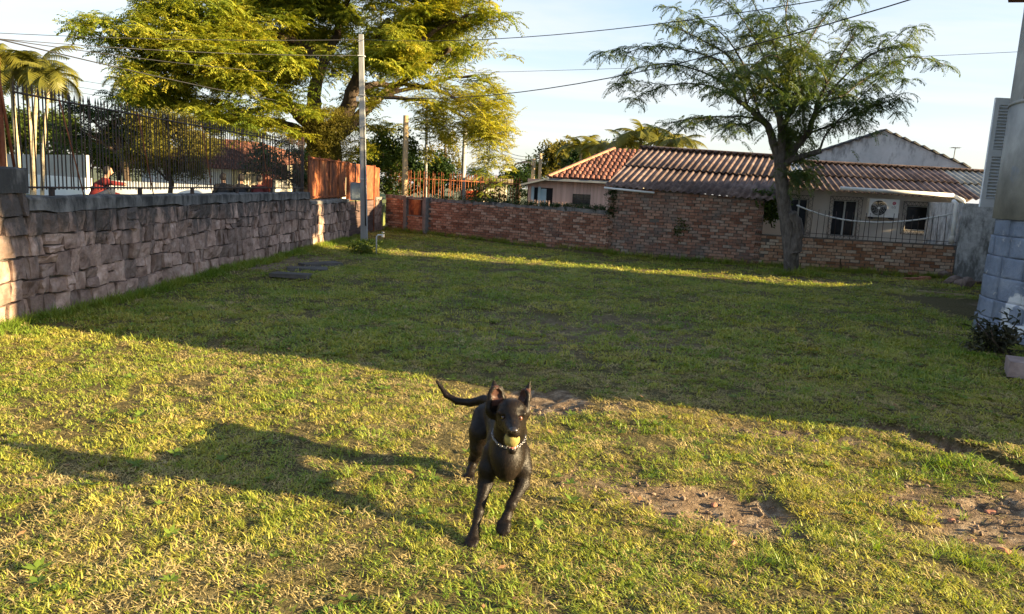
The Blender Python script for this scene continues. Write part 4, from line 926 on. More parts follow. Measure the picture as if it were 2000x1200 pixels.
for k, (dx, dz) in enumerate(((.0, 0), (-.12, .03), (-.2, -.03), (-.28, .04))): q = onpole(110, -.07 + dx, -.05) + Vector((0, 0, dz)); m.tube([q, q + Vector((-.06, 0, .12)), q + Vector((-.14, 0, .02))], .008, 5)
m.build('wire_loops', M_CABLE, pole)
mb_ = empty('meter_box', P(695, 390, 19.75), 'blue grey electricity meter box next to the utility pole', 'meter box')
q = P(695, 374, 19.85); m = MB(); m.box(q, (.27, .2, .46), rz=.15); bo = m.build('casing', M_BOX, mb_); m = MB(); m.box(q + Vector((.015, -.105, -.02)), (.2, .012, .36), rz=.15); m.build('lid', M_BOX, bo)
m = MB(); m.tube([q + Vector((0, 0, -.23)), q + Vector((0, .0, -.5)), q + Vector((.1, 0, -.52))], .018, 6); m.tube([q + Vector((-.02, 0, .23)), q + Vector((-.02, 0, .75))], .02, 6); m.build('conduit', M_CABLE, mb_)
tp = G(735, 494); tap = empty('standpipe_tap', tp, 'thin white standpipe with tap on the lawn near the pole', 'tap')
m = MB(); m.tube([tp + Vector((0, 0, -.05)), tp + Vector((0, 0, .36)), tp + Vector((.03, 0, .40)), tp + Vector((.12, 0, .40))], .017, 7); m.build('pipe', M_PVC, tap)
m = MB(); m.box(tp + Vector((.14, 0, .39)), (.05, .04, .07)); m.tube([tp + Vector((.11, 0, .46)), tp + Vector((.17, 0, .46))], .01, 6); m.build('valve', M_FRAME, tap)
q0, q1 = P(700, 476, 18.9), P(732, 476, 18.6); wp = empty('water_pipe', (q0.x, q0.y, 0), 'blue water pipe with black valve on short legs by the pole', 'pipe')
m = MB(); m.tube([q0, q1], .03, 8); m.build('pipe', M_BLUEPIPE, wp)
m = MB(); q = q0.lerp(q1, .42); m.box(q + Vector((0, 0, .03)), (.12, .09, .12)); m.build('valve', M_CABLE, wp)
for t in (.02, .95): q = q0.lerp(q1, t); m = MB(); m.tube([q, Vector((q.x, q.y, -.05))], .016, 6); m.build('leg', M_PVC, wp)
def simple_pole(px, ytop, ybot, Y, r0, r1, mt, label, kind='pole'):
    a, b = P(px[0], ytop, Y), P(px[1], ybot, Y); o = empty('utility_pole', (b.x, b.y, -.3), label, kind, None); m = MB(); b2 = b + (b - a).normalized() * max(.2, b.z + .35) / max(.3, (a - b).normalized().z); m.tube([b2, a], [r0, r1], 10); m.build('shaft', mt, o); return o, a
simple_pole((793, 790), 226, 385, 26.5, .11, .09, M_POLEW, 'sunlit brown wooden pole behind the brick pier')
simple_pole((834, 831), 195, 395, 28.5, .055, .05, M_POLE, 'thin grey metal pole right of the brown wooden pole')
po, pa = simple_pole((909, 903), 242, 400, 31, .11, .085, M_POLE, 'dark concrete pole half hidden by drooping yellow branches')
simple_pole((1043, 1040), 310, 358, 52, .15, .12, M_POLEW, 'far sunlit pole with street lamp arm left of the pink house')
simple_pole((1056, 1054), 300, 356, 54, .14, .11, M_POLEW, 'far tall pole close behind the lamp pole')
lampo = empty('street_lamp', P(1042, 322, 51.8), 'curved street lamp arm on the far pole', 'street lamp'); m = MB(); m.tube([P(1042, 330, 51.8), P(1036, 318, 51.8), P(1024, 316, 51.8), P(1010, 320, 51.8), P(995, 330, 51.8)], .05, 6); m.build('arm', M_GRILLE, lampo); m = MB(); m.box(P(993, 332, 51.8), (.5, .25, .12)); m.build('head', M_FRAME, lampo)
def wire(a, b, sag, r, label, grp='overhead wires', n=20):
    a, b = Vector(a), Vector(b); m = MB(); m.tube([a.lerp(b, t) - Vector((0, 0, sag * 4 * t * (1 - t))) for t in np.linspace(0, 1, n)], r * .72, 5, False); o = m.build('overhead_wire', M_CABLE); return tag(o, label, 'wire', grp)
ptop = onpole(80, .03, 0); pmid = onpole(188, .05, 0); plow = onpole(111, -.05, 0)
wire(ptop, P(1900, -52, 10), .30, .011, 'wire from the pole top rising to the upper right corner')
wire(pmid, P(2020, -78, 8.6), .55, .012, 'thick cable from mid pole sagging past the slender tree')
wire(P(640, 148, 30), P(2000, 101, 24), .1, .010, 'thin straight wire crossing low behind the slender tree')
wire(plow, P(-200, 58, 13), .12, .010, 'wire from the pole running left through the big tree')
wire(ptop, P(-200, 54, 15), .1, .010, 'topmost wire leaving the pole to the left edge')
wire(P(-120, 48, 9), P(600, 205, 30), .1, .014, 'thick dark cable sloping down over the left palms')
wire(P(-120, 58, 12), P(640, 145, 30), .15, .012, 'dark cable just above the thick sloping cable')
wire(P(-50, 118, 36), P(420, 190, 40), .2, .016, 'upper one of three faint wires left of the big tree'); wire(P(-50, 130, 36), P(420, 205, 40), .2, .016, 'middle one of three faint wires left of the big tree'); wire(P(-50, 142, 36), P(420, 214, 40), .2, .016, 'lowest one of three faint wires left of the big tree')
for k, dy in enumerate((0, 9, 24)): wire(pa + Vector((0, 0, -.2 * k)), P(1055, 302 + k * 5, 54), .6, .02, ('upper', 'middle', 'lower')[k] + ' far wire from dark concrete pole to far pole')

# ------------------------------------------------------------------ left background
M_WHITE = simple('white_wall_paint', [(.3, (.60, .62, .64)), (.7, (.74, .75, .76))], 1.5, .85, .15)
M_CREAM = simple('cream_and_sunlit_wall', [(.3, (.58, .52, .38)), (.7, (.70, .64, .48))], 1.5, .85, .15)
M_GREYW = simple('grey_render', [(.3, (.26, .26, .25)), (.7, (.36, .36, .35))], 1, .9, .2)
def bgwall(px0, px1, ytop, Y, mt, name, label, mt2=None, ysplit=None, th=.15, tags=True):
    a, b = P(px0, ytop, Y), P(px1, ytop, Y); o = empty(name, ((a.x + b.x) / 2, Y, ZT), label, 'wall')
    zs = P((px0 + px1) / 2, ysplit, Y).z if ysplit else None; zt = P((px0 + px1) / 2, ytop, Y).z
    m = MB(); m.slab([(a.x, Y, ZT - .2), (b.x, Y, ZT - .2), (b.x, Y, zs or zt), (a.x, Y, zs or zt)], th); m.build('wall_face', mt, o)
    if zs: m = MB(); m.slab([(a.x, Y + .02, zs), (b.x, Y + .02, zs), (b.x, Y + .02, zt), (a.x, Y + .02, zt)], th); m.build('upper_wall', mt2, o)
    return o
gw = empty('garden_wall', P(60, 340, 25), 'grey wall with white lower band behind the fence at left', 'wall')
a, b = P(-60, 341, 28), P(166, 341, 23); za, zb = P(-60, 301, 28).z, P(166, 303, 23).z; m = MB(); m.slab([(a.x, a.y, ZT - .2), (b.x, b.y, ZT - .2), (b.x, b.y, 1.22), (a.x, a.y, 1.22)], .2); m.build('lower_wall', M_WHITE, gw)
m = MB(); m.slab([(a.x, a.y + .03, 1.22), (b.x, b.y + .03, 1.22), (b.x, b.y + .03, zb), (a.x, a.y + .03, za)], .15); m.build('upper_wall', M_GREYW, gw)
bgwall(205, 440, 358, 23.6, M_WHITE, 'low_wall', 'low white wall behind the round leafy tree')
# white house with a red hipped roof
C0 = P(452, 378, 31); C0.z = ZT; hl_, hr_ = Vector((-.93, .37, 0)), Vector((.52, .855, 0))
rh = empty('tiled_house', C0, 'white house, sunlit front coloured cream, with red tiled roof behind the fence', 'house'); zt = P(452, 330, 31).z
m = MB(); m.slab([C0 + hl_ * 5, C0, C0 + Vector((0, 0, zt - ZT)), C0 + hl_ * 5 + Vector((0, 0, zt - ZT))], .2); m.build('side_wall', M_WHITE, rh)
m = MB(); m.slab([C0, C0 + hr_ * 8, C0 + hr_ * 8 + Vector((0, 0, zt - ZT)), C0 + Vector((0, 0, zt - ZT))], .2); m.build('front_wall', M_CREAM, rh)  # cream puts the sunlight into this wall's colour, the shaded side stays bluish white
M_REDDOOR = simple('red_door', [(.3, (.42, .06, .02)), (.7, (.52, .09, .03))], 3, .6, .1)
q = C0 + hr_ * 1.45 + Vector((.04, -.02, 0)); m = MB(); m.slab([q, q + hr_ * .85, q + hr_ * .85 + Vector((0, 0, 1.05)), q + Vector((0, 0, 1.05))], .05); m.build('door', M_REDDOOR, rh)
q = C0 + hr_ * 3.6 + Vector((.04, -.02, .35)); m = MB(); m.slab([q, q + hr_ * 1.3, q + hr_ * 1.3 + Vector((0, 0, .65)), q + Vector((0, 0, .65))], .05); m.build('window', M_BOX, rh)
ze = zt - .03; ov = .35; c_ = C0 - hl_ * ov - hr_ * ov; c_.z = ze; el = c_ + hl_ * 6; er = c_ + hr_ * 9; apx = P(412, 270, 33.5); ap2 = apx + hr_ * 2.5; bkp = c_ + hl_ * 6 + hr_ * 9
m = MB(); m.add([c_, er, bkp, el, apx, ap2], [(0, 1, 5, 4), (3, 0, 4), (1, 2, 5), (2, 3, 4, 5), (3, 2, 1, 0)]); m.build('roof', M_TILE, rh)
# rows of tiles on the two roof faces that show
for (a, b, c, d), nr in (((c_, er, ap2, apx), 9), ((el, c_, apx, apx), 9)):
    rw = MB(); nn = (b - a).cross(d - a).normalized(); nn = nn if nn.z > 0 else -nn
    for i in range(nr):
        t0, t1 = i / nr, (i + 1) / nr; p0, p1 = a.lerp(d, t0), b.lerp(c, t0); p2, p3 = b.lerp(c, t1), a.lerp(d, t1); k = max(2, int((p1 - p0).length / .22))
        for j in range(k):
            e0_, e1_ = p0.lerp(p1, j / k), p0.lerp(p1, (j + .62) / k); f0_, f1_ = p3.lerp(p2, j / k), p3.lerp(p2, (j + .62) / k); h_ = nn * .06
            rw.add([e0_ + h_ * .3, (e0_ + e1_) / 2 + h_, e1_ + h_ * .3, f0_ + h_ * .1, (f0_ + f1_) / 2 + h_ * .6, f1_ + h_ * .1], [(0, 1, 4, 3), (1, 2, 5, 4), (0, 2, 1)])
    o = rw.build('roof_tiles', M_TILE2, rh); o['kind'] = 'stuff'
m = MB(); q = (c_ * .35 + el * .3 + apx * .35) + Vector((.8, -.2, .12)); m.tube([q + Vector((-.16, 0, 0)), q + Vector((.16, 0, 0))], .14, 10); m.build('blue_tank', M_BLUEPIPE, rh)
cp = empty('carport', P(570, 378, 27), 'grey shed with brown roof right of the tiled house', 'shed')
a, b = P(535, 346, 27), P(596, 346, 28); m = MB(); m.slab([Vector((a.x, a.y, ZT)), Vector((b.x, b.y, ZT)), b, a], .12); m.build('wall_face', M_GREYW, cp)
m = MB(); k = Vector((0, 2.2, .55)); m.slab([a + Vector((-.2, -.3, -.03)), b + Vector((.2, -.3, -.03)), b + k, a + k], .06); m.build('roof', M_TILE, cp)
m = MB(); m.box(P(566, 362, 26.8) * 1, (.12, .12, 1.4)); m.build('post', M_CREAM, cp)
# iron fence beyond the brick wall
bf0, bf1 = P(764, 392, 27.0), P(1012, 400, 29.5); bf = empty('iron_fence', ((bf0.x + bf1.x) / 2, 28.2, -.3), 'rusty iron bar fence standing behind the long brick wall', 'fence')
rbm2 = MB(); rbm2.tube([(0, 0, -.3), (0, 0, 1.9)], .014, 5); rbm2.add([(-.02, -.02, 1.9), (.02, -.02, 1.9), (.02, .02, 1.9), (-.02, .02, 1.9), (0, 0, 2.02)], [(0, 1, 4), (1, 2, 4), (2, 3, 4), (3, 0, 4)]); r2me = rbm2.mesh('back_bar'); r2me.materials.append(M_RUST)
for i in range(44): q = bf0.lerp(bf1, i / 43); o = link('bar', r2me, None, bf); o.location = (q.x, q.y, random.uniform(-.03, .03)); o.rotation_euler = (random.gauss(0, .01), random.gauss(0, .012), 0)
for z in (1.72, .95): m = MB(); m.tube([(bf0.x, bf0.y, z), (bf1.x, bf1.y, z)], .018, 5); m.build('rail', M_RUST, bf)
# low far building left of the pink house
fb = empty('far_building', P(925, 380, 48), 'low far building with pale flat roof between the poles', 'building')
a, b = P(905, 352, 48), P(990, 356, 48); m = MB(); m.slab([Vector((a.x, 48, -.3)), Vector((b.x, 48, -.3)), Vector((b.x, 48, b.z)), Vector((a.x, 48, a.z))], 4); m.build('wall_face', M_CREAM, fb)
m = MB(); m.slab([Vector((a.x - .5, 47.5, a.z + .05)), Vector((b.x + .4, 47.5, b.z + .05)), Vector((b.x + .4, 52.5, b.z + .25)), Vector((a.x - .5, 52.5, a.z + .25))], .18); m.build('roof', M_POLEW, fb)
m = MB(); q = P(926, 385, 47.9); m.slab([q + Vector((-.5, 0, -.6)), q + Vector((.5, 0, -.6)), q + Vector((.5, 0, .4)), q + Vector((-.5, 0, .4))], .05); m.build('door', M_REDDOOR, fb)
# ------------------------------------------------------------------ foliage
def leaf_arrays(L, W, r, fold=.25):              # one leaflet: a folded diamond along +X, 2 quads
    return [(0, 0, 0), (L * .45, W / 2, L * .0), (L, 0, -fold * L * .4), (L * .45, -W / 2, 0)]
def spray(nleaf, pairs, L, ll, lw, droop, seed, up=(.1, .7), twig=0):
    """a cluster of pinnate leaves: each a drooping stalk with leaflets in pairs"""
    r = np.random.default_rng(seed); V = []; F = []
    for i in range(nleaf):
        az = 2 * PI * (i + r.uniform(-.3, .3)) / nleaf; e = r.uniform(*up); x = y = z = 0.; Li = L * r.uniform(.75, 1.15); dr = droop * r.uniform(.7, 1.3)
        ca, sa = math.cos(az), math.sin(az); d = 0.; h = 0.; pts = []
        for k in range(pairs + 1):
            t = k / pairs; ee = e - dr * t; d += Li / pairs * math.cos(ee); h += Li / pairs * math.sin(ee); pts.append((d, h, ee))
        for k, (d, h, ee) in enumerate(pts[1:]):
            for s in (-1, 1):
                a2 = az + s * r.uniform(.9, 1.25); l = ll * r.uniform(.8, 1.15) * (1 - .35 * abs(k / pairs - .45)); w = lw * r.uniform(.85, 1.15); dz = -l * r.uniform(.15, .75)
                bx_, by_, bz = ca * d, sa * d, h; c2, s2 = math.cos(a2), math.sin(a2); px_, py_ = -s2 * w / 2, c2 * w / 2; n0 = len(V)
                V += [(bx_, by_, bz), (bx_ + c2 * l * .5 + px_, by_ + s2 * l * .5 + py_, bz + dz * .4), (bx_ + c2 * l, by_ + s2 * l, bz + dz), (bx_ + c2 * l * .5 - px_, by_ + s2 * l * .5 - py_, bz + dz * .4 + w * .15)]
                F.append((n0, n0 + 1, n0 + 2, n0 + 3))
    return np_mesh('spray', V, F)
def tuftleaf(nleaf, L, W, seed, up=(-.4, 1.2), rad=.12):
    r = np.random.default_rng(seed); V = []; F = []
    for i in range(nleaf):
        az = r.uniform(0, 2 * PI); e = r.uniform(*up); l = L * r.uniform(.7, 1.2); w = W * r.uniform(.8, 1.2); o = r.normal(0, rad, 3); d = np.array([math.cos(az) * math.cos(e), math.sin(az) * math.cos(e), math.sin(e)]); s = np.array([-math.sin(az), math.cos(az), r.uniform(-.5, .5)]); s /= np.linalg.norm(s); n0 = len(V); dn = np.array([0, 0, -l * .18])
        V += [tuple(o), tuple(o + d * l * .5 + s * w / 2), tuple(o + d * l + dn), tuple(o + d * l * .5 - s * w / 2)]; F.append((n0, n0 + 1, n0 + 2, n0 + 3))
    return np_mesh('leaf_tuft', V, F)
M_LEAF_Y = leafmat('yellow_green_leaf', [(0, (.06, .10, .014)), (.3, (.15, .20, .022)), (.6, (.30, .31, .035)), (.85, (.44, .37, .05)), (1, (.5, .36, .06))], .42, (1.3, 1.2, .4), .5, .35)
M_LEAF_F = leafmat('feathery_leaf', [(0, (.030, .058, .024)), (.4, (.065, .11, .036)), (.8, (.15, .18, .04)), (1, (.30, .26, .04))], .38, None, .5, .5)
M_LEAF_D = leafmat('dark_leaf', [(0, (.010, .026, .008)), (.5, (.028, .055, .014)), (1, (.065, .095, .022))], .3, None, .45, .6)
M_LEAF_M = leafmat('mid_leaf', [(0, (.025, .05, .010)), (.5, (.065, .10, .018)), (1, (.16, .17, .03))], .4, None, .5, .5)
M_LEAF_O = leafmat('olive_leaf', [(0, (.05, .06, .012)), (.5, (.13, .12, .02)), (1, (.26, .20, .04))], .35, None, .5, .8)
M_PALM = leafmat('palm_leaf', [(0, (.10, .11, .02)), (.5, (.20, .18, .03)), (1, (.36, .29, .06))], .4, None, .45, .5)
n = N('rough_bark'); p = n.pos('world', (1, 1, .3)); h_ = n.noise(p, 16, 7, .7, .4); n.bump(h_, .9, .03); M_BARK = n.done(n.ramp(h_, [(.3, (.05, .042, .038)), (.55, (.13, .115, .105)), (.75, (.22, .20, .185))]), .92, .15)
M_BARKD = simple('dark_bark', [(.3, (.03, .022, .016)), (.6, (.085, .06, .042)), (.8, (.16, .10, .06))], 8, .92, .8, .03, 14, stretch=(1, 1, .4))
SPRAY_BIG = [proto('spray_%d' % k, spray(6, 8, .46, .112, .045, .75, 30 + k, (-.1, .8)), M_LEAF_Y) for k in range(3)]
FROND = [proto('frond_%d' % k, spray(1, 13, .40, .085, .021, 1.3, 50 + k, (-.1, .5)), M_LEAF_F) for k in range(4)]
TUFT_D = [proto('tuft_d%d' % k, tuftleaf(26, .16, .075, 60 + k), M_LEAF_D) for k in range(2)]
TUFT_M = [proto('tuft_m%d' % k, tuftleaf(26, .17, .07, 64 + k), M_LEAF_M) for k in range(2)]
TUFT_O = [proto('tuft_o%d' % k, tuftleaf(34, .075, .035, 68 + k, rad=.09), M_LEAF_O) for k in range(2)]
SPRAY_D = [proto('spray_d%d' % k, spray(6, 8, .42, .10, .04, .8, 72 + k, (-.2, .5)), M_LEAF_D) for k in range(2)]
BROAD = [proto('broad_%d' % k, tuftleaf(14, .15, .09, 80 + k, (-1.0, .5), .09), M_LEAF_M) for k in range(2)]
TUFT_FAR = [proto('tuft_far%d' % k, tuftleaf(30, .30, .15, 84 + k, rad=.25), M_LEAF_D) for k in range(2)]
TUFT_FARO = [proto('tuft_faro%d' % k, tuftleaf(30, .28, .13, 88 + k, rad=.25), M_LEAF_O) for k in range(2)]
def crown_from_blobs(name, blobs, dens, protos, parent, rs, scale=1.0, sub=.55, gap=.0, tilt=.5):
    """blobs: (centre, rx, ry, rz); each is broken into smaller clumps of sprays near its surface"""
    r = np.random.default_rng(rs); P_ = []; n_ = 0
    for c, rx, ry, rz in blobs:
        vol = (rx * ry * rz) ** (1 / 3); ns = max(4, int(11 * (vol / .8) ** 1.6))
        for k in range(ns):
            d = r.normal(size=3); d /= np.linalg.norm(d); d[2] = abs(d[2]) * .9 - .25 if r.random() < .7 else d[2]
            rad = r.uniform(.55, 1.0); cc = np.array(c) + d * np.array([rx, ry, rz]) * rad; sr = sub * vol * r.uniform(.35, .75); m_ = max(3, int(dens * sr ** 2))
            dd = r.normal(size=(m_, 3)); dd /= np.linalg.norm(dd, axis=1)[:, None]; P_.append(cc + dd * (r.random((m_, 1)) ** .4) * sr * np.array([1.15, 1.15, .62]))
    P_ = np.concatenate(P_)
    if gap: P_ = P_[fbm(P_[:, 0] * 1.1 + P_[:, 1] * .7, P_[:, 2] * 1.1 + P_[:, 1] * .3, 2) > gap]
    n_ = len(P_); rot = np.stack([r.uniform(-tilt, tilt, n_), r.uniform(-tilt, tilt, n_), r.uniform(0, 2 * PI, n_)], -1)
    o = scatter(name, P_, rot, scale * r.uniform(.7, 1.2, n_), r.random(n_), r.integers(0, len(protos), n_), protos, parent); o['kind'] = 'stuff'; return o
def limb(pts, r0, r1, seg=8, wob=.0, rs=0):
    r2 = random.Random(rs); pts = [Vector(p) for p in pts]; out = []
    for i in range(len(pts) - 1):                # Catmull-Rom, five steps a span
        p0, p1, p2, p3 = pts[max(i - 1, 0)], pts[i], pts[i + 1], pts[min(i + 2, len(pts) - 1)]
        for k in range(5):
            t = k / 5; q = .5 * ((2 * p1) + (p2 - p0) * t + (2 * p0 - 5 * p1 + 4 * p2 - p3) * t * t + (3 * p1 - p0 - 3 * p2 + p3) * t ** 3); out.append(q + Vector([r2.gauss(0, wob) for _ in range(3)]))
    out.append(pts[-1]); n_ = len(out); return out, [r0 + (r1 - r0) * (i / (n_ - 1)) ** .8 for i in range(n_)]

# --- slender feathery tree in front of the low wall
TY = 16.4; tb = G(1546, 534); tree = empty('feathery_tree', tb, 'slender tree with feathery drooping leaves in front of the low brick wall', 'tree')
T = lambda zx, zy, dy=0: P(1180 + zx * .4667, zy * .4667, TY + dy)
m = MB(); pts, rad = limb([tb + Vector((0, 0, -.15)), T(782, 1080), T(768, 960), T(748, 820), T(738, 700), T(740, 640)], .175, .12, 12, .006, 1); rad[0] = .26; rad[1] = .23; rad[2] = .205
m.tube(pts, rad, 12); m.build('trunk', M_BARK, tree)
m = MB(); pts, rad = limb([T(792, 1060, -.05), T(806, 1000, -.1), T(812, 950, -.14), T(790, 890, -.16)], .17, .09, 10, .008, 2); m.tube(pts, rad, 10); m.build('stub', M_BARK, tree)
tips = []                                       # (points of a leafy branch)
def branch(pl, r0, r1, leafy=True, rs=0, from_=.25, wob=.006, seg=7):
    pts, rad = limb(pl, r0, r1, seg, wob, rs); m = MB(); m.tube(pts, rad, seg); m.build('branch', M_BARK, tree)
    if leafy: tips.append((pts, from_))
branch([T(738, 690), T(712, 610, .05), T(690, 540, .1), T(650, 490, .1), T(600, 450, .2), T(560, 425, .3)], .11, .045, False, 3)
branch([T(740, 650), T(742, 560, -.1), T(735, 480, -.2), T(760, 390, -.2), T(770, 300, -.3)], .10, .04, False, 4)
branch([T(752, 690), T(800, 620, -.1), T(850, 560, -.2), T(880, 480, -.3), T(895, 420, -.4)], .10, .04, False, 5)
branch([T(750, 670), T(770, 600, .25), T(760, 520, .5), T(800, 440, .8), T(830, 380, 1.0)], .09, .035, False, 6)
branch([T(745, 690), T(800, 665, -.1), T(850, 650, -.15), T(905, 632, -.2)], .075, .06, False, 7)
B_ = [((690, 540, .1), (620, 495), (500, 490), (340, 500), (225, 535), -.5), ((600, 450, .2), (540, 405), (420, 355), (260, 360), (120, 415), .4), ((560, 425, .3), (470, 330), (300, 270), (160, 280), (70, 325), .2),
      ((560, 425, .3), (500, 270), (360, 215), (200, 195), (95, 220), .9), ((600, 450, .2), (540, 260), (430, 180), (330, 130), (240, 100), -.3), ((650, 480, .1), (590, 290), (520, 170), (450, 110), (390, 90), .6),
      ((735, 480, -.2), (690, 300), (640, 180), (570, 70), (500, -10), -.4), ((760, 390, -.2), (720, 220), (690, 120), (640, 40), (600, -40), .6), ((770, 300, -.3), (780, 180), (760, 80), (770, -10), (790, -60), -.5),
      ((770, 300, -.3), (850, 190), (900, 100), (960, 30), (1010, -40), .2), ((895, 420, -.4), (960, 300), (1000, 220), (1040, 160), (1020, 100), -.8), ((880, 480, -.3), (960, 370), (1060, 270), (1170, 205), (1290, 185), -.6),
      ((895, 430, -.4), (1000, 400), (1110, 320), (1280, 240), (1440, 275), .4), ((850, 560, -.2), (960, 520), (1060, 480), (1150, 440), (1245, 470), -.3), ((900, 632, -.2), (930, 560), (1010, 470), (1090, 390), (1200, 300), -.6),
      ((640, 490, .1), (600, 520), (560, 520), (520, 530), (490, 570), -.9), ((760, 390, -.2), (680, 330), (600, 300), (530, 320), (480, 380), -1.4), ((830, 380, 1.0), (900, 300), (960, 260), (1040, 250), (1100, 280), 1.7), ((830, 380, 1.0), (800, 250), (760, 200), (700, 180), (640, 200), 1.8),
      ((895, 420, -.4), (930, 350), (900, 280), (860, 230), (820, 200), -1.5), ((770, 300, -.3), (740, 250), (700, 230), (640, 260), (590, 320), -1.7), ((800, 440, .8), (880, 400), (960, 380), (1040, 400), (1100, 430), 1.5), ((735, 500, -.2), (690, 420), (620, 380), (540, 370), (440, 400), 1.4),
      ((880, 480, -.3), (930, 450), (990, 430), (1050, 430), (1110, 460), -1.3), ((820, 610, -.1), (840, 560), (830, 480), (850, 400), (880, 340), -.9), ((740, 560, -.1), (780, 480), (800, 400), (790, 330), (750, 280), -1.0)]
for i, (s, a, b, c, d, dy) in enumerate(B_):
    d0 = s[2]; branch([T(s[0], s[1], d0), T(*a, d0 + (dy - d0) * .3), T(*b, d0 + (dy - d0) * .6), T(*c, d0 + (dy - d0) * .85), T(*d, dy)], .030, .006, True, 100 + i, .22, .004, 5)
# twigs off the leafy branches, then fronds along everything
rt = random.Random(9); extra = []
for pts, f0 in list(tips):
    for k in range(3):
        i = rt.randint(int(len(pts) * .3), len(pts) - 4); p0 = pts[i]; d = (pts[i + 2] - pts[i]).normalized(); s = Vector((rt.uniform(-1, 1), rt.uniform(-1, 1), rt.uniform(-.2, .7))).normalized(); L_ = rt.uniform(.35, .75)
        q = [p0, p0 + (d + s * .8) * L_ * .35 + Vector((0, 0, .05)), p0 + (d + s * .9) * L_ * .65 + Vector((0, 0, .04)), p0 + (d + s) * L_ * .9 - Vector((0, 0, .06))]; extra.append(q)
tw = MB()
for q in extra: pts, rad = limb(q, .009, .004, 4); tw.tube(pts, rad, 4); tips.append((pts, .1))
tw.build('twigs', M_BARK, tree)['kind'] = 'stuff'
fp, fr_, fs = [], [], []
for pts, f0 in tips:
    n_ = len(pts)
    for i in range(int(n_ * f0), n_ - 1):
        seg_ = pts[i + 1] - pts[i]; k = max(1, int(seg_.length / .030)); az = math.atan2(seg_.y, seg_.x)
        for j in range(k):
            q = pts[i].lerp(pts[i + 1], (j + rt.random()) / k); side = rt.choice((-1, 1)); fp.append(q); fr_.append((rt.gauss(0, .3), rt.uniform(-.1, .75), az + side * rt.uniform(.35, 1.5))); fs.append(rt.uniform(.55, 1.05))
    for j in range(4): fp.append(pts[-1]); fr_.append((0, rt.uniform(.1, .8), rt.uniform(0, 6.28))); fs.append(rt.uniform(.6, 1))
# inner foliage: shaded clumps in the middle of the crown
for k in range(620):
    zx, zy = rt.gauss(770, 115), rt.gauss(370, 85); q = T(zx, zy, rt.gauss(0, .75)); fp.append(q); fr_.append((rt.gauss(0, .5), rt.uniform(-.3, .9), rt.uniform(0, 6.28))); fs.append(rt.uniform(.7, 1.2))
for k in range(260):
    zx, zy = rt.gauss(800, 30), rt.gauss(590, 75); q = T(zx, zy, rt.gauss(.1, .25)); fp.append(q); fr_.append((rt.gauss(0, .5), rt.uniform(.2, 1.1), rt.uniform(0, 6.28))); fs.append(rt.uniform(.6, 1.))
for k in range(110):
    zx, zy = rt.gauss(830, 45), rt.gauss(735, 30); q = T(zx, zy, rt.gauss(-.1, .25)); fp.append(q); fr_.append((rt.gauss(0, .5), rt.uniform(.2, 1.1), rt.uniform(0, 6.28))); fs.append(rt.uniform(.6, 1.))
nn = len(fp); o = scatter('crown', [tuple(q) for q in fp], fr_, fs, RNG.random(nn), RNG.integers(0, 4, nn), FROND, tree); o['kind'] = 'stuff'

# --- big spreading tree behind the rusty fence
BY = 28.0; bt = P(628, 330, BY); bt.z = ZT
big = empty('spreading_tree', bt, 'huge spreading tree with yellow-green crown behind the rusty fence', 'tree')
Bp = lambda x, y, dy=0: P(x, y, BY + dy)
def blimb(pl, r0, r1, rs, name='branch', seg=9):
    pts, rad = limb(pl, r0, r1, seg, .03, rs); m = MB(); m.tube(pts, rad, seg); return m.build(name, M_BARKD, big)
blimb([bt + Vector((0, 0, -.3)), Bp(630, 325), Bp(632, 290), Bp(626, 255)], .85, .55, 1, 'trunk', 12)
for i, (pl, r0, r1) in enumerate([([(622, 270, 0), (596, 235, -.4), (560, 205, -.8), (500, 165, -1.5), (420, 120, -2.2)], .34, .10), ([(625, 262, 0), (612, 215, .3), (618, 150, .2), (600, 90, 0), (570, 20, .5)], .36, .12), ([(636, 268, 0), (672, 225, .2), (690, 170, -.3), (712, 110, -.6), (760, 40, -1)], .40, .12),
      ([(640, 280, 0), (690, 240, .8), (740, 190, 1.2), (800, 150, 1.5), (880, 95, 2)], .30, .09), ([(616, 280, 0), (570, 250, .5), (500, 235, .8), (420, 232, 1.0), (330, 238, 1.2)], .28, .07), ([(690, 170, -.3), (760, 165, -1.5), (830, 170, -2.2), (900, 195, -2.6)], .14, .05),
      ([(618, 150, .2), (650, 90, .5), (668, 30, .8), (690, -30, 1)], .20, .08), ([(500, 165, -1.5), (430, 160, -2), (340, 140, -2.4), (250, 90, -2.6), (200, 60, -2.8)], .12, .04), ([(712, 110, -.6), (800, 90, -1), (850, 60, -1.2), (920, 30, -1.5)], .13, .05), ([(600, 90, 0), (520, 60, -.8), (430, 20, -1.2), (360, -20, -1.5)], .14, .05),
      ([(740, 190, 1.2), (840, 200, .5), (920, 235, -.4), (965, 290, -1)], .10, .03), ([(740, 190, 1.2), (850, 160, 1), (930, 150, .6), (985, 190, .2)], .10, .03), ([(560, 205, -.8), (500, 215, -2), (450, 225, -2.6)], .1, .05)]):
    blimb([Bp(x, y, dy + (2.8 if x > 700 and y > 140 else 0)) for x, y, dy in pl], r0, r1, 20 + i)
px = BY / 1450
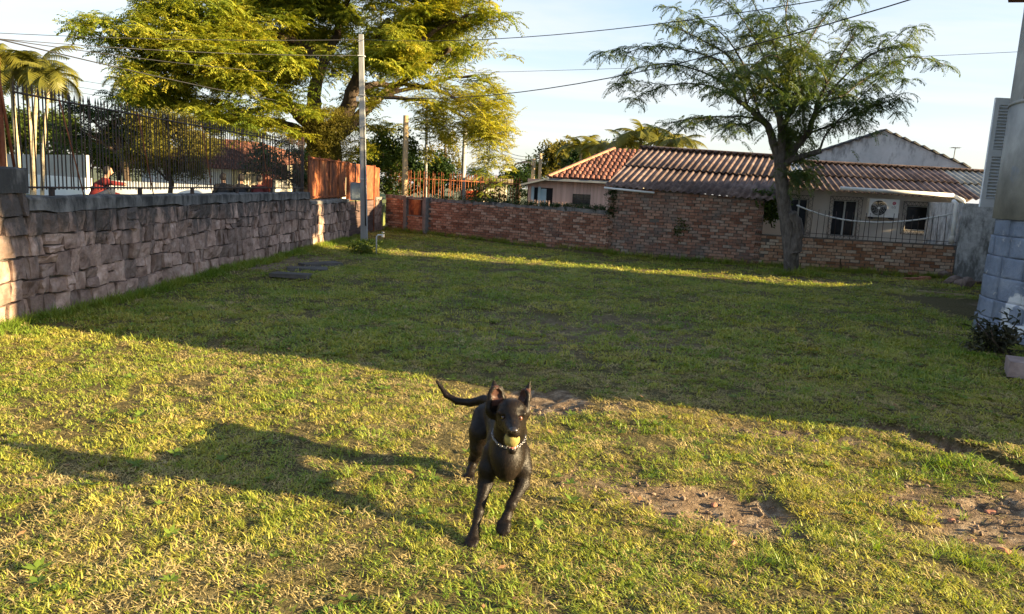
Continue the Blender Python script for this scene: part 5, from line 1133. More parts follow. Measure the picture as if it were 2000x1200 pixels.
BL = [(205, 62, 42, 42, -2.8), (265, 95, 55, 55, -2.6), (330, 45, 70, 60, -2), (300, 150, 70, 55, -2.4), (400, 30, 70, 50, -1), (390, 110, 80, 60, -2.6), (350, 200, 95, 40, -1.5), (460, 85, 70, 60, -2), (470, 165, 85, 50, -2.8), (430, 225, 100, 32, -1.5), (540, 60, 65, 60, -1), (540, 140, 70, 55, -2.2), (545, 205, 70, 40, -2.0), (525, 250, 60, 32, -1.2), (610, 20, 60, 45, 0), (480, -10, 120, 45, 0), (660, 40, 55, 40, .5),
      (700, 95, 55, 45, -1.2), (750, 30, 85, 55, -1), (770, 115, 75, 50, -1.8), (735, 185, 60, 45, -1.5), (840, 50, 70, 55, -1.2), (930, 40, 55, 50, -1.5), (945, 105, 42, 45, -1.4), (850, 130, 75, 45, -2), (910, 160, 60, 38, -1.8), (820, 195, 75, 38, -2), (760, 250, 50, 45, -1.0), (690, 245, 50, 42, -.8), (700, 300, 42, 32, -.6), (760, -30, 180, 45, 0), (610, -40, 120, 40, 0), (580, 275, 40, 40, .5)]
r_ = random.Random(4); blobs = []
for x, y, rx, ry, dy in BL:
    if x > 680 and y > 140: dy += 3.4
    blobs.append((tuple(Bp(x, y, dy + r_.uniform(-.6, .6))), rx * px, (rx + ry) / 2 * px * 1.1, ry * px))
for x, y, rx, ry, dy in ((650, 100, 120, 70, 3), (480, 120, 150, 80, 3), (800, 90, 120, 70, 3.5), (560, 10, 150, 60, 4), (380, 110, 90, 70, 2)): blobs.append((tuple(Bp(x, y, dy)), rx * px, 1.6, ry * px))
crown_from_blobs('crown', blobs, 50, SPRAY_BIG, big, 5, 1.0, .58, .36)
# thin drooping outer twigs on the right
dr = random.Random(6); dp_ = []; tw = MB()
for k in range(34):
    x0, y0 = dr.uniform(780, 960), dr.uniform(150, 240); x1, y1 = x0 + dr.uniform(10, 75), y0 + dr.uniform(40, 125); x1 = min(x1, 995); dy = dr.uniform(-2.5, 1); pts, rad = limb([Bp(x0, y0, dy), Bp((x0 + x1) / 2 + 12, (y0 + y1) / 2 - 16, dy), Bp(x1, y1, dy)], .02, .006, 4); tw.tube(pts, rad, 4)
    for q in pts[2:]:
        for j in range(2): dp_.append(q + Vector([dr.gauss(0, .12) for _ in range(3)]))
tw.build('twigs', M_BARKD, big)['kind'] = 'stuff'; nn = len(dp_); o = scatter('drooping_leaves', [tuple(q) for q in dp_], np.stack([RNG.uniform(-.4, .4, nn), RNG.uniform(-.4, .4, nn), RNG.uniform(0, 6.3, nn)], -1), RNG.uniform(.5, .85, nn), RNG.random(nn) * .5 + .5, RNG.integers(0, 3, nn), SPRAY_BIG, big); o['kind'] = 'stuff'
# ivy on the trunk and lower limbs
iv = []
for k in range(700):
    x, y = dr.gauss(640, 26), dr.uniform(215, 335); iv.append(Bp(x + (300 - y) * .1, y, -.75 + dr.gauss(0, .25)))
nn = len(iv); o = scatter('ivy', [tuple(q) for q in iv], np.stack([RNG.uniform(-.6, .6, nn), RNG.uniform(-.6, .6, nn), RNG.uniform(0, 6.3, nn)], -1), RNG.uniform(.6, 1.1, nn), RNG.random(nn), RNG.integers(0, 2, nn), [TUFT_O[1], TUFT_O[0]], big); o['kind'] = 'stuff'

# --- other trees and shrubs
def bush(name, label, cat, base_px, Y, blist, protos, dens, rs, trunk=.12, scale=1.0, group=None, z0=None, sub=.6, bark=None):
    q = P(base_px[0], base_px[1], Y); z0 = ZT if z0 is None else z0; b0_ = Vector((q.x, Y, z0)); o = empty(name, b0_, label, cat, group); k = Y / 1450; blobs = [(tuple(P(x, y, Y + dy)), rx * k, (rx + ry) / 2 * k, ry * k) for x, y, rx, ry, dy in blist]
    c = Vector(blobs[0][0]); m = MB(); pts, rad = limb([b0_ + Vector((0, 0, -.2)), b0_.lerp(c, .5) + Vector((.05, 0, 0)), c], trunk, trunk * .5, 7, .01, rs); m.tube(pts, rad, 8); m.build('trunk', bark or M_BARKD, o)
    for i, bb in enumerate(blobs[1:]):
        m = MB(); s = b0_.lerp(c, .55); e = Vector(bb[0]); pts, rad = limb([s, s.lerp(e, .5) + Vector((0, 0, .1)), e], trunk * .45, trunk * .15, 6, .01, rs + i); m.tube(pts, rad, 6); m.build('branch', bark or M_BARKD, o)
    crown_from_blobs('crown', blobs, dens, protos, o, rs, scale, sub); return o
bush('leafy_tree', 'round olive-leaved tree just behind the spiked fence', 'tree', (330, 372), 16, [(325, 290, 62, 52, 0), (285, 270, 45, 45, 0), (365, 285, 45, 50, .1), (330, 245, 60, 30, 0), (270, 320, 30, 28, 0), (375, 330, 32, 26, 0), (320, 330, 50, 22, 0)], TUFT_O, 620, 31, .07, 1.0, sub=.75)
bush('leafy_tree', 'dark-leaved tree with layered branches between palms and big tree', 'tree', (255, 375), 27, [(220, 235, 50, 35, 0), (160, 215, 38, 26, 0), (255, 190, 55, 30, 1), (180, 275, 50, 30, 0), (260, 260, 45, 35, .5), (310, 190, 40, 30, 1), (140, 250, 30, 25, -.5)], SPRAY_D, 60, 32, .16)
bush('leafy_tree', 'loose green tree behind the palms at left edge', 'tree', (60, 320), 40, [(40, 250, 50, 45, 0), (90, 270, 50, 40, 0), (20, 290, 40, 30, 0), (120, 240, 30, 40, 1)], TUFT_M, 60, 33, .2, 1.3)
bush('leafy_tree', 'green shrub above the grey garden wall', 'shrub', (170, 330), 29, [(170, 300, 45, 30, 0), (100, 300, 45, 25, 0), (225, 310, 40, 30, 0), (140, 285, 40, 28, 1)], TUFT_M, 70, 34, .12, 1.1)
bush('leafy_tree', 'sunlit yellow tree behind the round olive-leaved tree', 'tree', (230, 350), 34, [(235, 280, 40, 40, 0), (215, 320, 30, 28, 0), (265, 320, 40, 30, 1)], TUFT_O, 160, 35, .12, 2.2)
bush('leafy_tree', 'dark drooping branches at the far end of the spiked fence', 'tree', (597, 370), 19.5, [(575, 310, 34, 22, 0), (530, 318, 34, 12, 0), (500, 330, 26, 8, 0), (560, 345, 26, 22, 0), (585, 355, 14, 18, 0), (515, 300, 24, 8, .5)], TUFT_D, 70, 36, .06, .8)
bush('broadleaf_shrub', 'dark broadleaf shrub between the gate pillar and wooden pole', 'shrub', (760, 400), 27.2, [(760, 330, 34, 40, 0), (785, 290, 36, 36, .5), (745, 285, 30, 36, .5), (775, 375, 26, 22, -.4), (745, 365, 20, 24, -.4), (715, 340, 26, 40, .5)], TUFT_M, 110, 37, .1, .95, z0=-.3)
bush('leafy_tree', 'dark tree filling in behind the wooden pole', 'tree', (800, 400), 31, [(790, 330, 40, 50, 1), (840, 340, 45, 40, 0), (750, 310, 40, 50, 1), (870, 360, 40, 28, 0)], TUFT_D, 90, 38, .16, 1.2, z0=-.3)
bush('leafy_tree', 'sunlit yellow bush behind the thin grey pole', 'tree', (860, 400), 34, [(870, 280, 26, 32, 0), (850, 310, 26, 28, 0), (885, 320, 24, 28, 0)], TUFT_FARO, 30, 39, .1, .6, z0=-.3)
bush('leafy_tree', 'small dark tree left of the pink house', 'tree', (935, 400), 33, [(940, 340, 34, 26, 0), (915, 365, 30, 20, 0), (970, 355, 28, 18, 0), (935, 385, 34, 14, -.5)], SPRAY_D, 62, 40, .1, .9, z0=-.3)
bush('leafy_shrub', 'green shrubs at the foot of the fence beside the pink house', 'shrub', (990, 400), 30, [(985, 385, 34, 18, 0), (945, 390, 30, 14, 0), (1015, 380, 18, 16, 0)], TUFT_M, 110, 41, .05, .9, z0=-.3)
bush('far_tree', 'far dark tree rising left of the lamp pole', 'tree', (1010, 360), 62, [(1015, 345, 30, 16, 0), (1040, 335, 24, 20, 2), (1000, 352, 22, 10, 0)], TUFT_FAR, 26, 42, .3, 1.2, z0=-.3)
bush('far_tree', 'far tree with orange tinted crown behind the poles', 'tree', (1090, 360), 58, [(1082, 310, 32, 24, 0), (1100, 330, 34, 20, 0), (1060, 335, 22, 18, 0), (1115, 300, 28, 22, 1)], TUFT_FARO, 26, 43, .3, 1.2, z0=-.3)
bush('far_tree', 'far dark tree behind the tiled roof of the pink house', 'tree', (1160, 350), 52, [(1150, 310, 34, 26, 0), (1190, 310, 34, 22, 0), (1125, 325, 24, 20, 0), (1230, 295, 30, 20, 1)], TUFT_FAR, 26, 44, .3, 1.1, z0=-.3)
# vine at the corner of the shed, creeper on the wall, sapling, shrub by the blue house
def leafstuff(name, label, cat, pts, protos, sc, parent=None):
    nn = len(pts); o = scatter(name, [tuple(q) for q in pts], np.stack([RNG.uniform(-.7, .7, nn), RNG.uniform(-.7, .7, nn), RNG.uniform(0, 6.3, nn)], -1), sc * RNG.uniform(.7, 1.2, nn), RNG.random(nn), RNG.integers(0, len(protos), nn), protos, parent)
    o['kind'] = 'stuff'; return o
vq = P(1503, 440, 18.3); vine = empty('leafy_vine', (vq.x, vq.y, .78), 'broad-leaved green vine hanging beside the tree trunk', 'vine')
pts = [P(dr.gauss(1503, 13), dr.uniform(372, 415) + abs(dr.gauss(0, 8)), 18.25 + dr.gauss(0, .12)) for k in range(120)]
leafstuff('leaves', None, None, pts, BROAD, .62, vine); m = MB(); pp, rd = limb([P(1508, 445, 18.4), P(1500, 410, 18.4), P(1504, 380, 18.4)], .02, .008, 5); m.tube(pp, rd, 5); m.build('stem', M_BARKD, vine)
cr = []
for k in range(330):
    t = dr.random() ** .8; s = 2.0 + t * 6.3; q = A1 + u1 * s - n1 * dr.uniform(-.02, .25); cr.append(Vector((q.x, q.y, 1.12 + dr.gauss(0, .03) + .02)))
for k in range(70): q = B1 + n2 * dr.uniform(0, .06) - u2 * dr.gauss(0, .06); cr.append(Vector((q.x, q.y, dr.uniform(.95, 1.7))))
o = leafstuff('wall_creeper', None, None, cr, TUFT_D, .28); tag(o, 'small dark creeper growing along the top of the long brick wall', 'creeper')
sp0 = G(1333, 506); sap = empty('sapling', sp0, 'thin green sapling growing against the tall brick wall', 'sapling'); s1 = P(1334, 428, sp0.y - .05)
m = MB(); pp, rd = limb([sp0 + Vector((0, 0, -.05)), sp0.lerp(s1, .5) + Vector((.02, 0, 0)), s1], .012, .005, 5); m.tube(pp, rd, 5)
m.tube([sp0.lerp(s1, .3), sp0.lerp(s1, .6) + Vector((.12, 0, 0)), sp0.lerp(s1, .8) + Vector((.16, -.03, 0))], .005, 4); m.tube([sp0.lerp(s1, .35), sp0.lerp(s1, .7) + Vector((-.12, 0, 0))], .005, 4); m.build('stem', M_BARKD, sap)
pts = [P(dr.gauss(1332, 8.5), 430 + 45 * dr.random() ** 1.2, sp0.y - .05 + dr.gauss(0, .1)) for k in range(60)]; leafstuff('leaves', None, None, pts, [TUFT_M[1]], .42, sap)
M_LEAF_P = leafmat('purplish_leaf', [(0, (.02, .025, .018)), (.5, (.055, .06, .035)), (1, (.12, .10, .06))], .3, None, .5, 2)
PUR = [proto('purple_leaf', tuftleaf(16, .11, .035, 95, (-.1, 1.2), .05), M_LEAF_P)]
hs = G(1948, 690); hsb = empty('house_shrub', hs, 'low dark leafy shrub against the blue wall', 'shrub'); m = MB()
for k in range(9): e = hs + Vector((dr.uniform(-.28, .35), dr.uniform(-.15, .2), dr.uniform(.15, .42))); m.tube([hs + Vector((dr.uniform(-.15, .2), dr.uniform(-.05, .1), -.03)), e], .008, 4)
m.build('stems', M_BARKD, hsb); pts = [hs + Vector((dr.gauss(0, .15), dr.gauss(.05, .1), abs(dr.gauss(.1, .12)))) for k in range(40)]; leafstuff('leaves', None, None, pts, PUR, 1.0, hsb)
pts = [G(700 + dr.gauss(12, 12), 492 + dr.gauss(0, 3)) + Vector((0, 0, abs(dr.gauss(0, .06)))) for k in range(40)]; o = leafstuff('weed_clump', None, None, pts, [TUFT_M[0]], .45); tag(o, 'clump of green weeds below the blue water pipe', 'weeds')

# --- palms
def frond_mesh(L, nl, ll, droop, seed):
    r = random.Random(seed); mb = MB(); pts = []; x = z = 0; e = r.uniform(.7, 1.1)
    for k in range(nl + 1): pts.append((x, z)); x += L / nl * math.cos(e); z += L / nl * math.sin(e); e -= droop / nl
    V = []; F = []
    for k in range(1, nl + 1):
        x, z = pts[k]; l = ll * math.sin(PI * min(1, .18 + k / nl * .8)) + .12; tx, tz = pts[k][0] - pts[k - 1][0], pts[k][1] - pts[k - 1][1]; tl = math.hypot(tx, tz); tx, tz = tx / tl, tz / tl
        for s in (-1, 1): n0 = len(V); w = .05; V += [(x - tx * w, 0, z - tz * w), (x + tx * w, 0, z + tz * w), (x + tx * l * .45, s * l * .8, z + tz * l * .4 - l * .35 + r.uniform(-.05, .05))]; F.append((n0, n0 + 1, n0 + 2))
    mb.add(V, F); mb.tube([(x, 0, z) for x, z in pts[::3]], [.03 - .02 * i / len(pts[::3]) for i in range(len(pts[::3]))], 4); me = mb.mesh('palm_frond'); me.materials.append(M_PALM); return me
FM = [frond_mesh(2.1, 24, .62, 2.0, 1), frond_mesh(1.9, 22, .6, 1.5, 2), frond_mesh(2.2, 24, .65, 2.5, 3)]
M_PTRUNK = simple('palm_trunk', [(.3, (.25, .20, .13)), (.7, (.42, .35, .24))], 4, .85, .3, .02, 12, stretch=(1, 1, 3))
def palm(px, py, Y, base_px, z0, label, grp, nf=13, sc=1.0, rs=0):
    r = random.Random(rs); c = P(px, py, Y); b = P(base_px, 330, Y); b.z = z0; o = empty('palm_tree', b, label, 'palm', grp); m = MB(); pts, rad = limb([b + Vector((0, 0, -.2)), b.lerp(c, .5) + Vector((r.uniform(-.1, .1), 0, 0)), c], .11 * sc, .07 * sc, 8); m.tube(pts, rad, 8); m.build('trunk', M_PTRUNK, o)
    for k in range(nf):
        f = link('frond', r.choice(FM), None, o, keep=False); f.matrix_parent_inverse = Matrix.Identity(4); f.location = c - b; f.rotation_euler = (r.gauss(0, .2), r.uniform(-.35, .55), 2 * PI * k / nf + r.uniform(-.25, .25)); f.scale = (sc * r.uniform(.8, 1.1),) * 3
GL = 'palms behind the left fence'
palm(22, 128, 21, 45, ZT, 'tall palm at the left edge behind the rusty post', GL, rs=1, sc=.68); palm(48, 150, 21.5, 58, ZT, 'shorter palm in the middle of the left palm group', GL, rs=2, sc=.55)
palm(76, 128, 21, 62, ZT, 'palm with the highest crown in the left group', GL, rs=3, sc=.65); palm(98, 150, 20.6, 78, ZT, 'rightmost palm of the left group, crown leaning right', GL, rs=4, sc=.52); palm(-8, 118, 21, 10, ZT, 'palm partly cut off by the left edge', GL, rs=5, sc=.68)
palm(246, 166, 45, 250, ZT, 'small far palm top left of the dark tree', GL, rs=6, sc=.8)
for i, (x, y, Y, sc, lb) in enumerate(((1135, 292, 44, .95, 'leftmost dark palm above the pink house roof'), (1178, 293, 43, .95, 'dark palm above the ridge of the tile roof'), (1222, 285, 41, .9, 'palm left of the tallest back palm'), (1252, 268, 40, 1.05, 'tallest sunlit palm behind the shed roof'), (1288, 282, 40, .95, 'sunlit palm right of the tallest back palm'), (1325, 284, 39, .9, 'rightmost sunlit palm behind the shed roof'))): palm(x, y, Y, x, -.3, lb, 'palms behind the shed', rs=10 + i, sc=sc, nf=14)
# ------------------------------------------------------------------ bodies: one skin over a smooth union of tapered limbs
class Body:
    def __init__(s, lo, hi, h):
        s.lo = np.array(lo, float); s.h = h; s.n = np.ceil((np.array(hi) - s.lo) / h).astype(int) + 1; s.f = np.full(s.n, 1.0, np.float32)
    def _box(s, a, b, m):
        i0 = np.clip(np.floor((np.array(a) - m - s.lo) / s.h).astype(int), 0, s.n - 1); i1 = np.clip(np.ceil((np.array(b) + m - s.lo) / s.h).astype(int) + 1, 1, s.n)
        sl = tuple(slice(x, y) for x, y in zip(i0, i1)); ax = [s.lo[k] + np.arange(i0[k], i1[k]) * s.h for k in range(3)]
        return sl, np.stack(np.meshgrid(*ax, indexing='ij'), -1).astype(np.float32)
    def _merge(s, sl, d, k, op='+'):
        f = s.f[sl]
        if op == '+': hh = np.clip(.5 + .5 * (f - d) / k, 0, 1); s.f[sl] = f * (1 - hh) + d * hh - k * hh * (1 - hh)
        else: hh = np.clip(.5 - .5 * (f + d) / k, 0, 1); s.f[sl] = f * (1 - hh) - d * hh + k * hh * (1 - hh)
    def cone(s, a, b, ra, rb, k=.02, op='+', flat=None):
        """tapered limb from a to b; flat=(axis, factor) squeezes it along an axis"""
        a, b = np.array(a, float), np.array(b, float); r = max(ra, rb); sl, X = s._box(np.minimum(a, b) - r, np.maximum(a, b) + r, .06)
        if flat is not None:
            ax = np.array(flat[0], float); ax /= np.linalg.norm(ax); X = X + ((X - a) @ ax)[..., None] * (1 / flat[1] - 1) * ax
        ab = b - a; t = np.clip(((X - a) @ ab) / max(ab @ ab, 1e-9), 0, 1); d = np.linalg.norm(X - (a + t[..., None] * ab), axis=-1) - (ra + (rb - ra) * t)
        if flat is not None: d = d * (.5 + .5 * flat[1])
        s._merge(sl, d.astype(np.float32), k, op)
    def chain(s, pts, rad, k=.02):
        for i in range(len(pts) - 1): s.cone(pts[i], pts[i + 1], rad[i], rad[i + 1], k)
    def ell(s, c, r, k=.02, op='+', R_=None):
        c = np.array(c, float); r = np.array(r, float); sl, X = s._box(c - r.max(), c + r.max(), .06); Y_ = X - c
        if R_ is not None: Y_ = Y_ @ np.array(R_)
        q = Y_ / r; l = np.linalg.norm(q, axis=-1); l2 = np.linalg.norm(q / r, axis=-1); d = l * (l - 1) / np.maximum(l2, 1e-6); s._merge(sl, d.astype(np.float32), k, op)
    def ray_hit(s, px, py, y0, y1):
        for Y in np.arange(y0, y1, .002):
            q = np.array(P(px, py, Y)); i = np.round((q - s.lo) / s.h).astype(int)
            if (i >= 0).all() and (i < s.n).all() and s.f[tuple(i)] < 0: return Vector(q)
        return P(px, py, (y0 + y1) / 2)
    def mesh(s, name):
        f = s.f; ins = f < 0; cs = [(i, j, k) for i in (0, 1) for j in (0, 1) for k in (0, 1)]
        sub = lambda A, c: A[c[0]:A.shape[0] - 1 + c[0], c[1]:A.shape[1] - 1 + c[1], c[2]:A.shape[2] - 1 + c[2]]
        cnt = sum(sub(ins, c).astype(np.int8) for c in cs); mixed = (cnt > 0) & (cnt < 8); idx = np.argwhere(mixed); vals = {c: sub(f, c)[mixed] for c in cs}
        acc = np.zeros((len(idx), 3)); m = np.zeros(len(idx))
        for c in cs:
            for ax in range(3):
                if c[ax] == 0:
                    d = list(c); d[ax] = 1; a, b = vals[c], vals[tuple(d)]; x = (a < 0) != (b < 0); t = np.where(x, a / np.where(x, a - b, 1), 0); q = np.array(c, float) + t[:, None] * np.eye(3)[ax]; acc[x] += q[x]; m[x] += 1
        V = s.lo + (idx + acc / m[:, None]) * s.h; vid = np.full(mixed.shape, -1); vid[mixed] = np.arange(len(idx)); Q = []
        for ax in range(3):
            o1, o2 = [(1, 2), (2, 0), (0, 1)][ax]; sl0 = [slice(1, -1)] * 3; sl0[ax] = slice(0, -1); sl1 = list(sl0); sl1[ax] = slice(1, None); a, b = ins[tuple(sl0)], ins[tuple(sl1)]
            for flip, msk in ((False, a & ~b), (True, ~a & b)):
                p = np.argwhere(msk); p[:, o1] += 1; p[:, o2] += 1
                if not len(p): continue
                e1, e2 = np.eye(3, dtype=int)[o1], np.eye(3, dtype=int)[o2]; c4 = [vid[tuple((p - u).T)] for u in (e1 + e2, e2, 0 * e1, e1)]; q = np.stack(c4, -1); Q.append(q[:, ::-1] if flip else q)
        Q = np.concatenate(Q); Q = Q[(Q >= 0).all(1)]; me = np_mesh(name, V, Q, True); return me, V

# ------------------------------------------------------------------ the dog
def build_dog():
    D = lambda x, y, Y: np.array(P(x, y, Y)); B = Body((-.50, 2.96, -.02), (.24, 4.32, .78), .0052)
    # trunk
    B.chain([D(990, 888, 3.30), D(989, 864, 3.46), D(984, 838, 3.66), D(974, 814, 3.93)], [.076, .088, .078, .080], .04)
    B.ell(D(990, 905, 3.31), (.062, .09, .085), .04); B.ell(D(988, 880, 3.47), (.076, .16, .108), .04)
    B.cone(D(974, 806, 3.93), D(968, 806, 4.02), .085, .06, .04)
    # neck and head
    B.chain([D(990, 872, 3.34), D(996, 838, 3.29), D(1000, 814, 3.25)], [.074, .066, .062], .03)
    B.ell(D(999, 808, 3.225), (.068, .085, .066), .02); B.ell(D(999, 798, 3.20), (.054, .05, .04), .02)
    B.cone(D(984, 828, 3.20), D(991, 839, 3.14), .027, .020, .02); B.cone(D(1015, 830, 3.20), D(1010, 840, 3.14), .027, .020, .02)
    B.chain([D(1000, 822, 3.17), D(1002, 836, 3.09), D(1003, 843, 3.045)], [.044, .032, .026], .018)
    B.cone(D(990, 846, 3.09), D(997, 850, 3.04), .013, .011, .01); B.cone(D(1014, 846, 3.09), D(1009, 850, 3.04), .013, .011, .01)       # lips
    B.cone(D(997, 858, 3.19), D(1001, 879, 3.085), .031, .020, .015)                                                                        # lower jaw
    B.ell(D(1000, 858, 3.075), (.040, .05, .036), .008, '-')                                                                              # open mouth
    for x, y in ((983, 815), (1016, 817)): B.ell(B.ray_hit(x, y, 3.0, 3.3), (.013, .010, .011), .008, '-')
    for x, y in ((982, 807), (1017, 809)): B.cone(D(x - 6, y, 3.165), D(x + 6, y, 3.165), .012, .012, .012)                               # brow
    # ears: flat tapered shells, scooped out in front
    fwd = np.array([0.06, -.93, .10])
    for base, tip, w, sc in (((970, 797, 3.265), (964, 745, 3.30), .060, (.40, -.9, .05)), ((1021, 801, 3.265), (1035, 749, 3.295), .052, (-.80, -.58, .05))):
        a, b = D(*base), D(*tip); B.cone(a, a + (b - a) * .55, w * .95, w * .66, .014, '+', (sc, .40)); B.cone(a + (b - a) * .5, b, w * .66, w * .03, .008, '+', (sc, .46)); B.cone(a + (b - a) * .72, a + (b - a) * 1.06, w * .34, .003, .006, '+', (sc, .8))
        s_ = np.array(sc) / np.linalg.norm(sc) * .020; B.cone(a + (b - a) * .12 + s_, a + (b - a) * .62 + s_, w * .62, w * .44, .006, '-', (sc, .32)); B.cone(a + (b - a) * .55 + s_ * .9, a + (b - a) * .78 + s_ * .8, w * .44, w * .12, .006, '-', (sc, .32))
    # front legs
    def paw(c, fw, r=.026, dn=-.010):
        fw = np.array(fw, float); fw /= np.linalg.norm(fw); sd = np.cross(fw, (0, 0, 1)); sd /= np.linalg.norm(sd)
        for q in (-1.35, -.45, .45, 1.35):
            o = c + sd * q * .0145; l = .030 if abs(q) < 1 else .020; B.cone(o, o + fw * l + np.array((0, 0, dn)), .0135, .0115, .006)
    B.chain([D(962, 884, 3.37), D(953, 915, 3.35), D(948, 945, 3.34), D(935, 1000, 3.23), D(927, 1037, 3.185)], [.048, .042, .033, .0205, .0185], .02)
    B.cone(D(927, 1037, 3.185), D(923, 1053, 3.155), .022, .028, .012); paw(D(922, 1056, 3.135), (-.25, -1, 0), dn=-.012)
    B.chain([D(1016, 884, 3.37), D(1021, 915, 3.35), D(1020, 945, 3.33), D(999, 985, 3.22), D(990, 1008, 3.20)], [.048, .041, .032, .0205, .018], .02)
    B.cone(D(990, 1008, 3.20), D(985, 1022, 3.18), .021, .026, .012); paw(D(984, 1023, 3.165), (-.25, -.8, -.75), dn=-.016)
    # hind legs
    B.chain([D(950, 816, 3.95), D(942, 845, 3.88), D(937, 872, 3.87), D(926, 897, 3.99), D(919, 920, 3.925)], [.078, .068, .050, .026, .022], .025)
    B.cone(D(919, 920, 3.925), D(917, 930, 3.90), .022, .026, .012); paw(D(916, 932, 3.885), (-.2, -1, 0))
    B.chain([D(995, 816, 3.95), D(1003, 845, 3.88), D(1004, 868, 3.87), D(998, 892, 4.02), D(992, 912, 3.98)], [.078, .068, .050, .026, .022], .025)
    B.cone(D(992, 912, 3.98), D(991, 919, 3.96), .022, .026, .012)
    # tail
    B.chain([D(965, 785, 4.03), D(945, 782, 4.08), D(918, 787, 4.12), D(893, 784, 4.15), D(872, 772, 4.17), D(854, 746, 4.19)], [.036, .028, .022, .019, .016, .008], .012)
    me, V = B.mesh('dog_body'); root = empty('dog', (float(P(960, 980, 3.5).x), 3.55, 0), 'black prick-eared dog running towards the camera with a ball in its mouth', 'dog')
    # where bare skin shows: inside of the ears and the mouth
    pink = np.zeros(len(V), np.float32)
    for base, tip, sc in (((970, 797, 3.265), (965, 752, 3.30), (.55, -.8, .05)), ((1021, 801, 3.265), (1033, 757, 3.295), (-.75, -.62, .05))):
        a, b = D(*base), D(*tip); s_ = np.array(sc) / np.linalg.norm(sc); ab = b - a; t = np.clip(((V - a) @ ab) / (ab @ ab), 0, 1); rel = V - (a + t[:, None] * ab); pink = np.maximum(pink, ((t > .08) & (t < .95) & ((rel @ s_) > .001) & (np.linalg.norm(rel, axis=1) < .032)) * .55)
    mo = D(1000, 858, 3.085); pink = np.maximum(pink, (np.linalg.norm((V - mo) / np.array([.043, .055, .04]), axis=1) < 1.02) * 1.0)
    at_ = me.attributes.new('skin', 'FLOAT', 'POINT'); at_.data.foreach_set('value', pink.astype(np.float32))
    n = N('black_coat'); p = n.pos(); c = n.ramp(n.noise(p, 9, 4), [(.35, (.0045, .0033, .0027)), (.7, (.011, .0072, .005))]); sk = n.new('ShaderNodeAttribute', attribute_name='skin').outputs['Fac']
    c = n.mix(sk, c, n.ramp(sk, [(.5, (.075, .035, .025)), (1, (.26, .09, .075))])); n.bump(n.noise(n.pos('world', (1, .5, .35)), 170, 3, .6), .35, .004)
    n.done(c, .46, .2); n.b.inputs['Sheen Weight'].default_value = .04; n.b.inputs['Sheen Roughness'].default_value = .4; n.b.inputs['Sheen Tint'].default_value = (.9, .75, .6, 1)
    ob_ = link('body', me, n.m, root)
    # short hair lying back along the body
    nv = len(V); nr_ = np.zeros(nv * 3, np.float32); me.vertex_normals.foreach_get('vector', nr_); nr_ = nr_.reshape(-1, 3).astype(float); rh_ = np.random.default_rng(8)
    pk_ = rh_.choice(nv, min(nv, 46000), replace=False); pk_ = pk_[pink[pk_] < .1]; hp = V[pk_] + rh_.normal(0, .0016, (len(pk_), 3)); hn = nr_[pk_]
    flow = np.tile(np.array([0, .55, -.75]), (len(pk_), 1)); hi_ = hp[:, 2] > .50; flow[hi_] = (0, .9, .15); tl_ = (hp[:, 1] > 4.04) & (hp[:, 0] < -.12); flow[tl_] = (-.9, .2, .3); flow += rh_.normal(0, .16, flow.shape)
    flow -= hn * (flow * hn).sum(1)[:, None]; flow /= np.linalg.norm(flow, axis=1)[:, None] + 1e-9; X_ = flow + hn * rh_.uniform(.06, .32, (len(pk_), 1)); X_ /= np.linalg.norm(X_, axis=1)[:, None]; Y_ = np.cross(hn, X_); Y_ /= np.linalg.norm(Y_, axis=1)[:, None] + 1e-9; Z_ = np.cross(X_, Y_)
    eu = np.stack([np.arctan2(Y_[:, 2], Z_[:, 2]), np.arcsin(np.clip(-X_[:, 2], -1, 1)), np.arctan2(X_[:, 1], X_[:, 0])], -1)
    hm = MB(); hm.add([(0, -.0006, 0), (0, .0006, 0), (.005, -.0005, .0004), (.005, .0005, .0004), (.010, 0, 0)], [(0, 1, 3, 2), (2, 3, 4)]); hr = N('short_hair'); at2 = hr.new('ShaderNodeAttribute', attribute_type='INSTANCER', attribute_name='rnd').outputs['Fac']; hr.done(hr.ramp(at2, [(0, (.0035, .0026, .002)), (.7, (.011, .007, .0045)), (1, (.030, .018, .011))]), .44, .2)
    fur = scatter('fur', hp, eu, rh_.uniform(.7, 1.3, len(pk_)), rh_.random(len(pk_)), np.zeros(len(pk_), int), [proto('hair_strand', hm, hr.m)], ob_); fur['kind'] = 'stuff'
    M_EYE = simple('dark_eye', [(.3, (.02, .008, .004)), (.7, (.035, .012, .006))], 30, .08, 0, spec=.8); M_EYESHINE = simple('eye_shine', [(.3, (.09, .035, .022)), (.7, (.15, .06, .035))], 60, .12, 0, spec=.8)
    for (x, y), mt in (((983, 815), M_EYE), ((1016, 817), M_EYESHINE)):  # second eye coloured reddish to stand in for eye shine
        q = B.ray_hit(x, y, 3.0, 3.3); m = MB(); uvs(m, q + Vector((0, -.001, 0)), .0115); e = m.build('eye', mt, root); m = MB(); uvs(m, q + Vector((0, -.0105, 0)), .005, 8); m.build('pupil', M_EYE, e)
    M_NOSE = simple('wet_nose', [(.3, (.012, .010, .010)), (.7, (.025, .02, .019))], 60, .3, .3, .002, 200, spec=.6)
    q = P(1003, 841, 3.028); m = MB(); uvs(m, q, .021, 14, (1, .75, .72)); no_ = m.build('nose', M_NOSE, root); m = MB()
    for s in (-1, 1): uvs(m, q + Vector((s * .0095, -.0125, -.002)), .0042, 8)
    m.build('nostrils', M_HOLE, no_)
    M_TOOTH = simple('tooth', [(.3, (.6, .55, .45)), (.7, (.72, .68, .58))], 20, .35, 0); M_TONGUE = simple('tongue', [(.3, (.34, .09, .085)), (.7, (.46, .14, .13))], 40, .4, .2)
    m = MB()
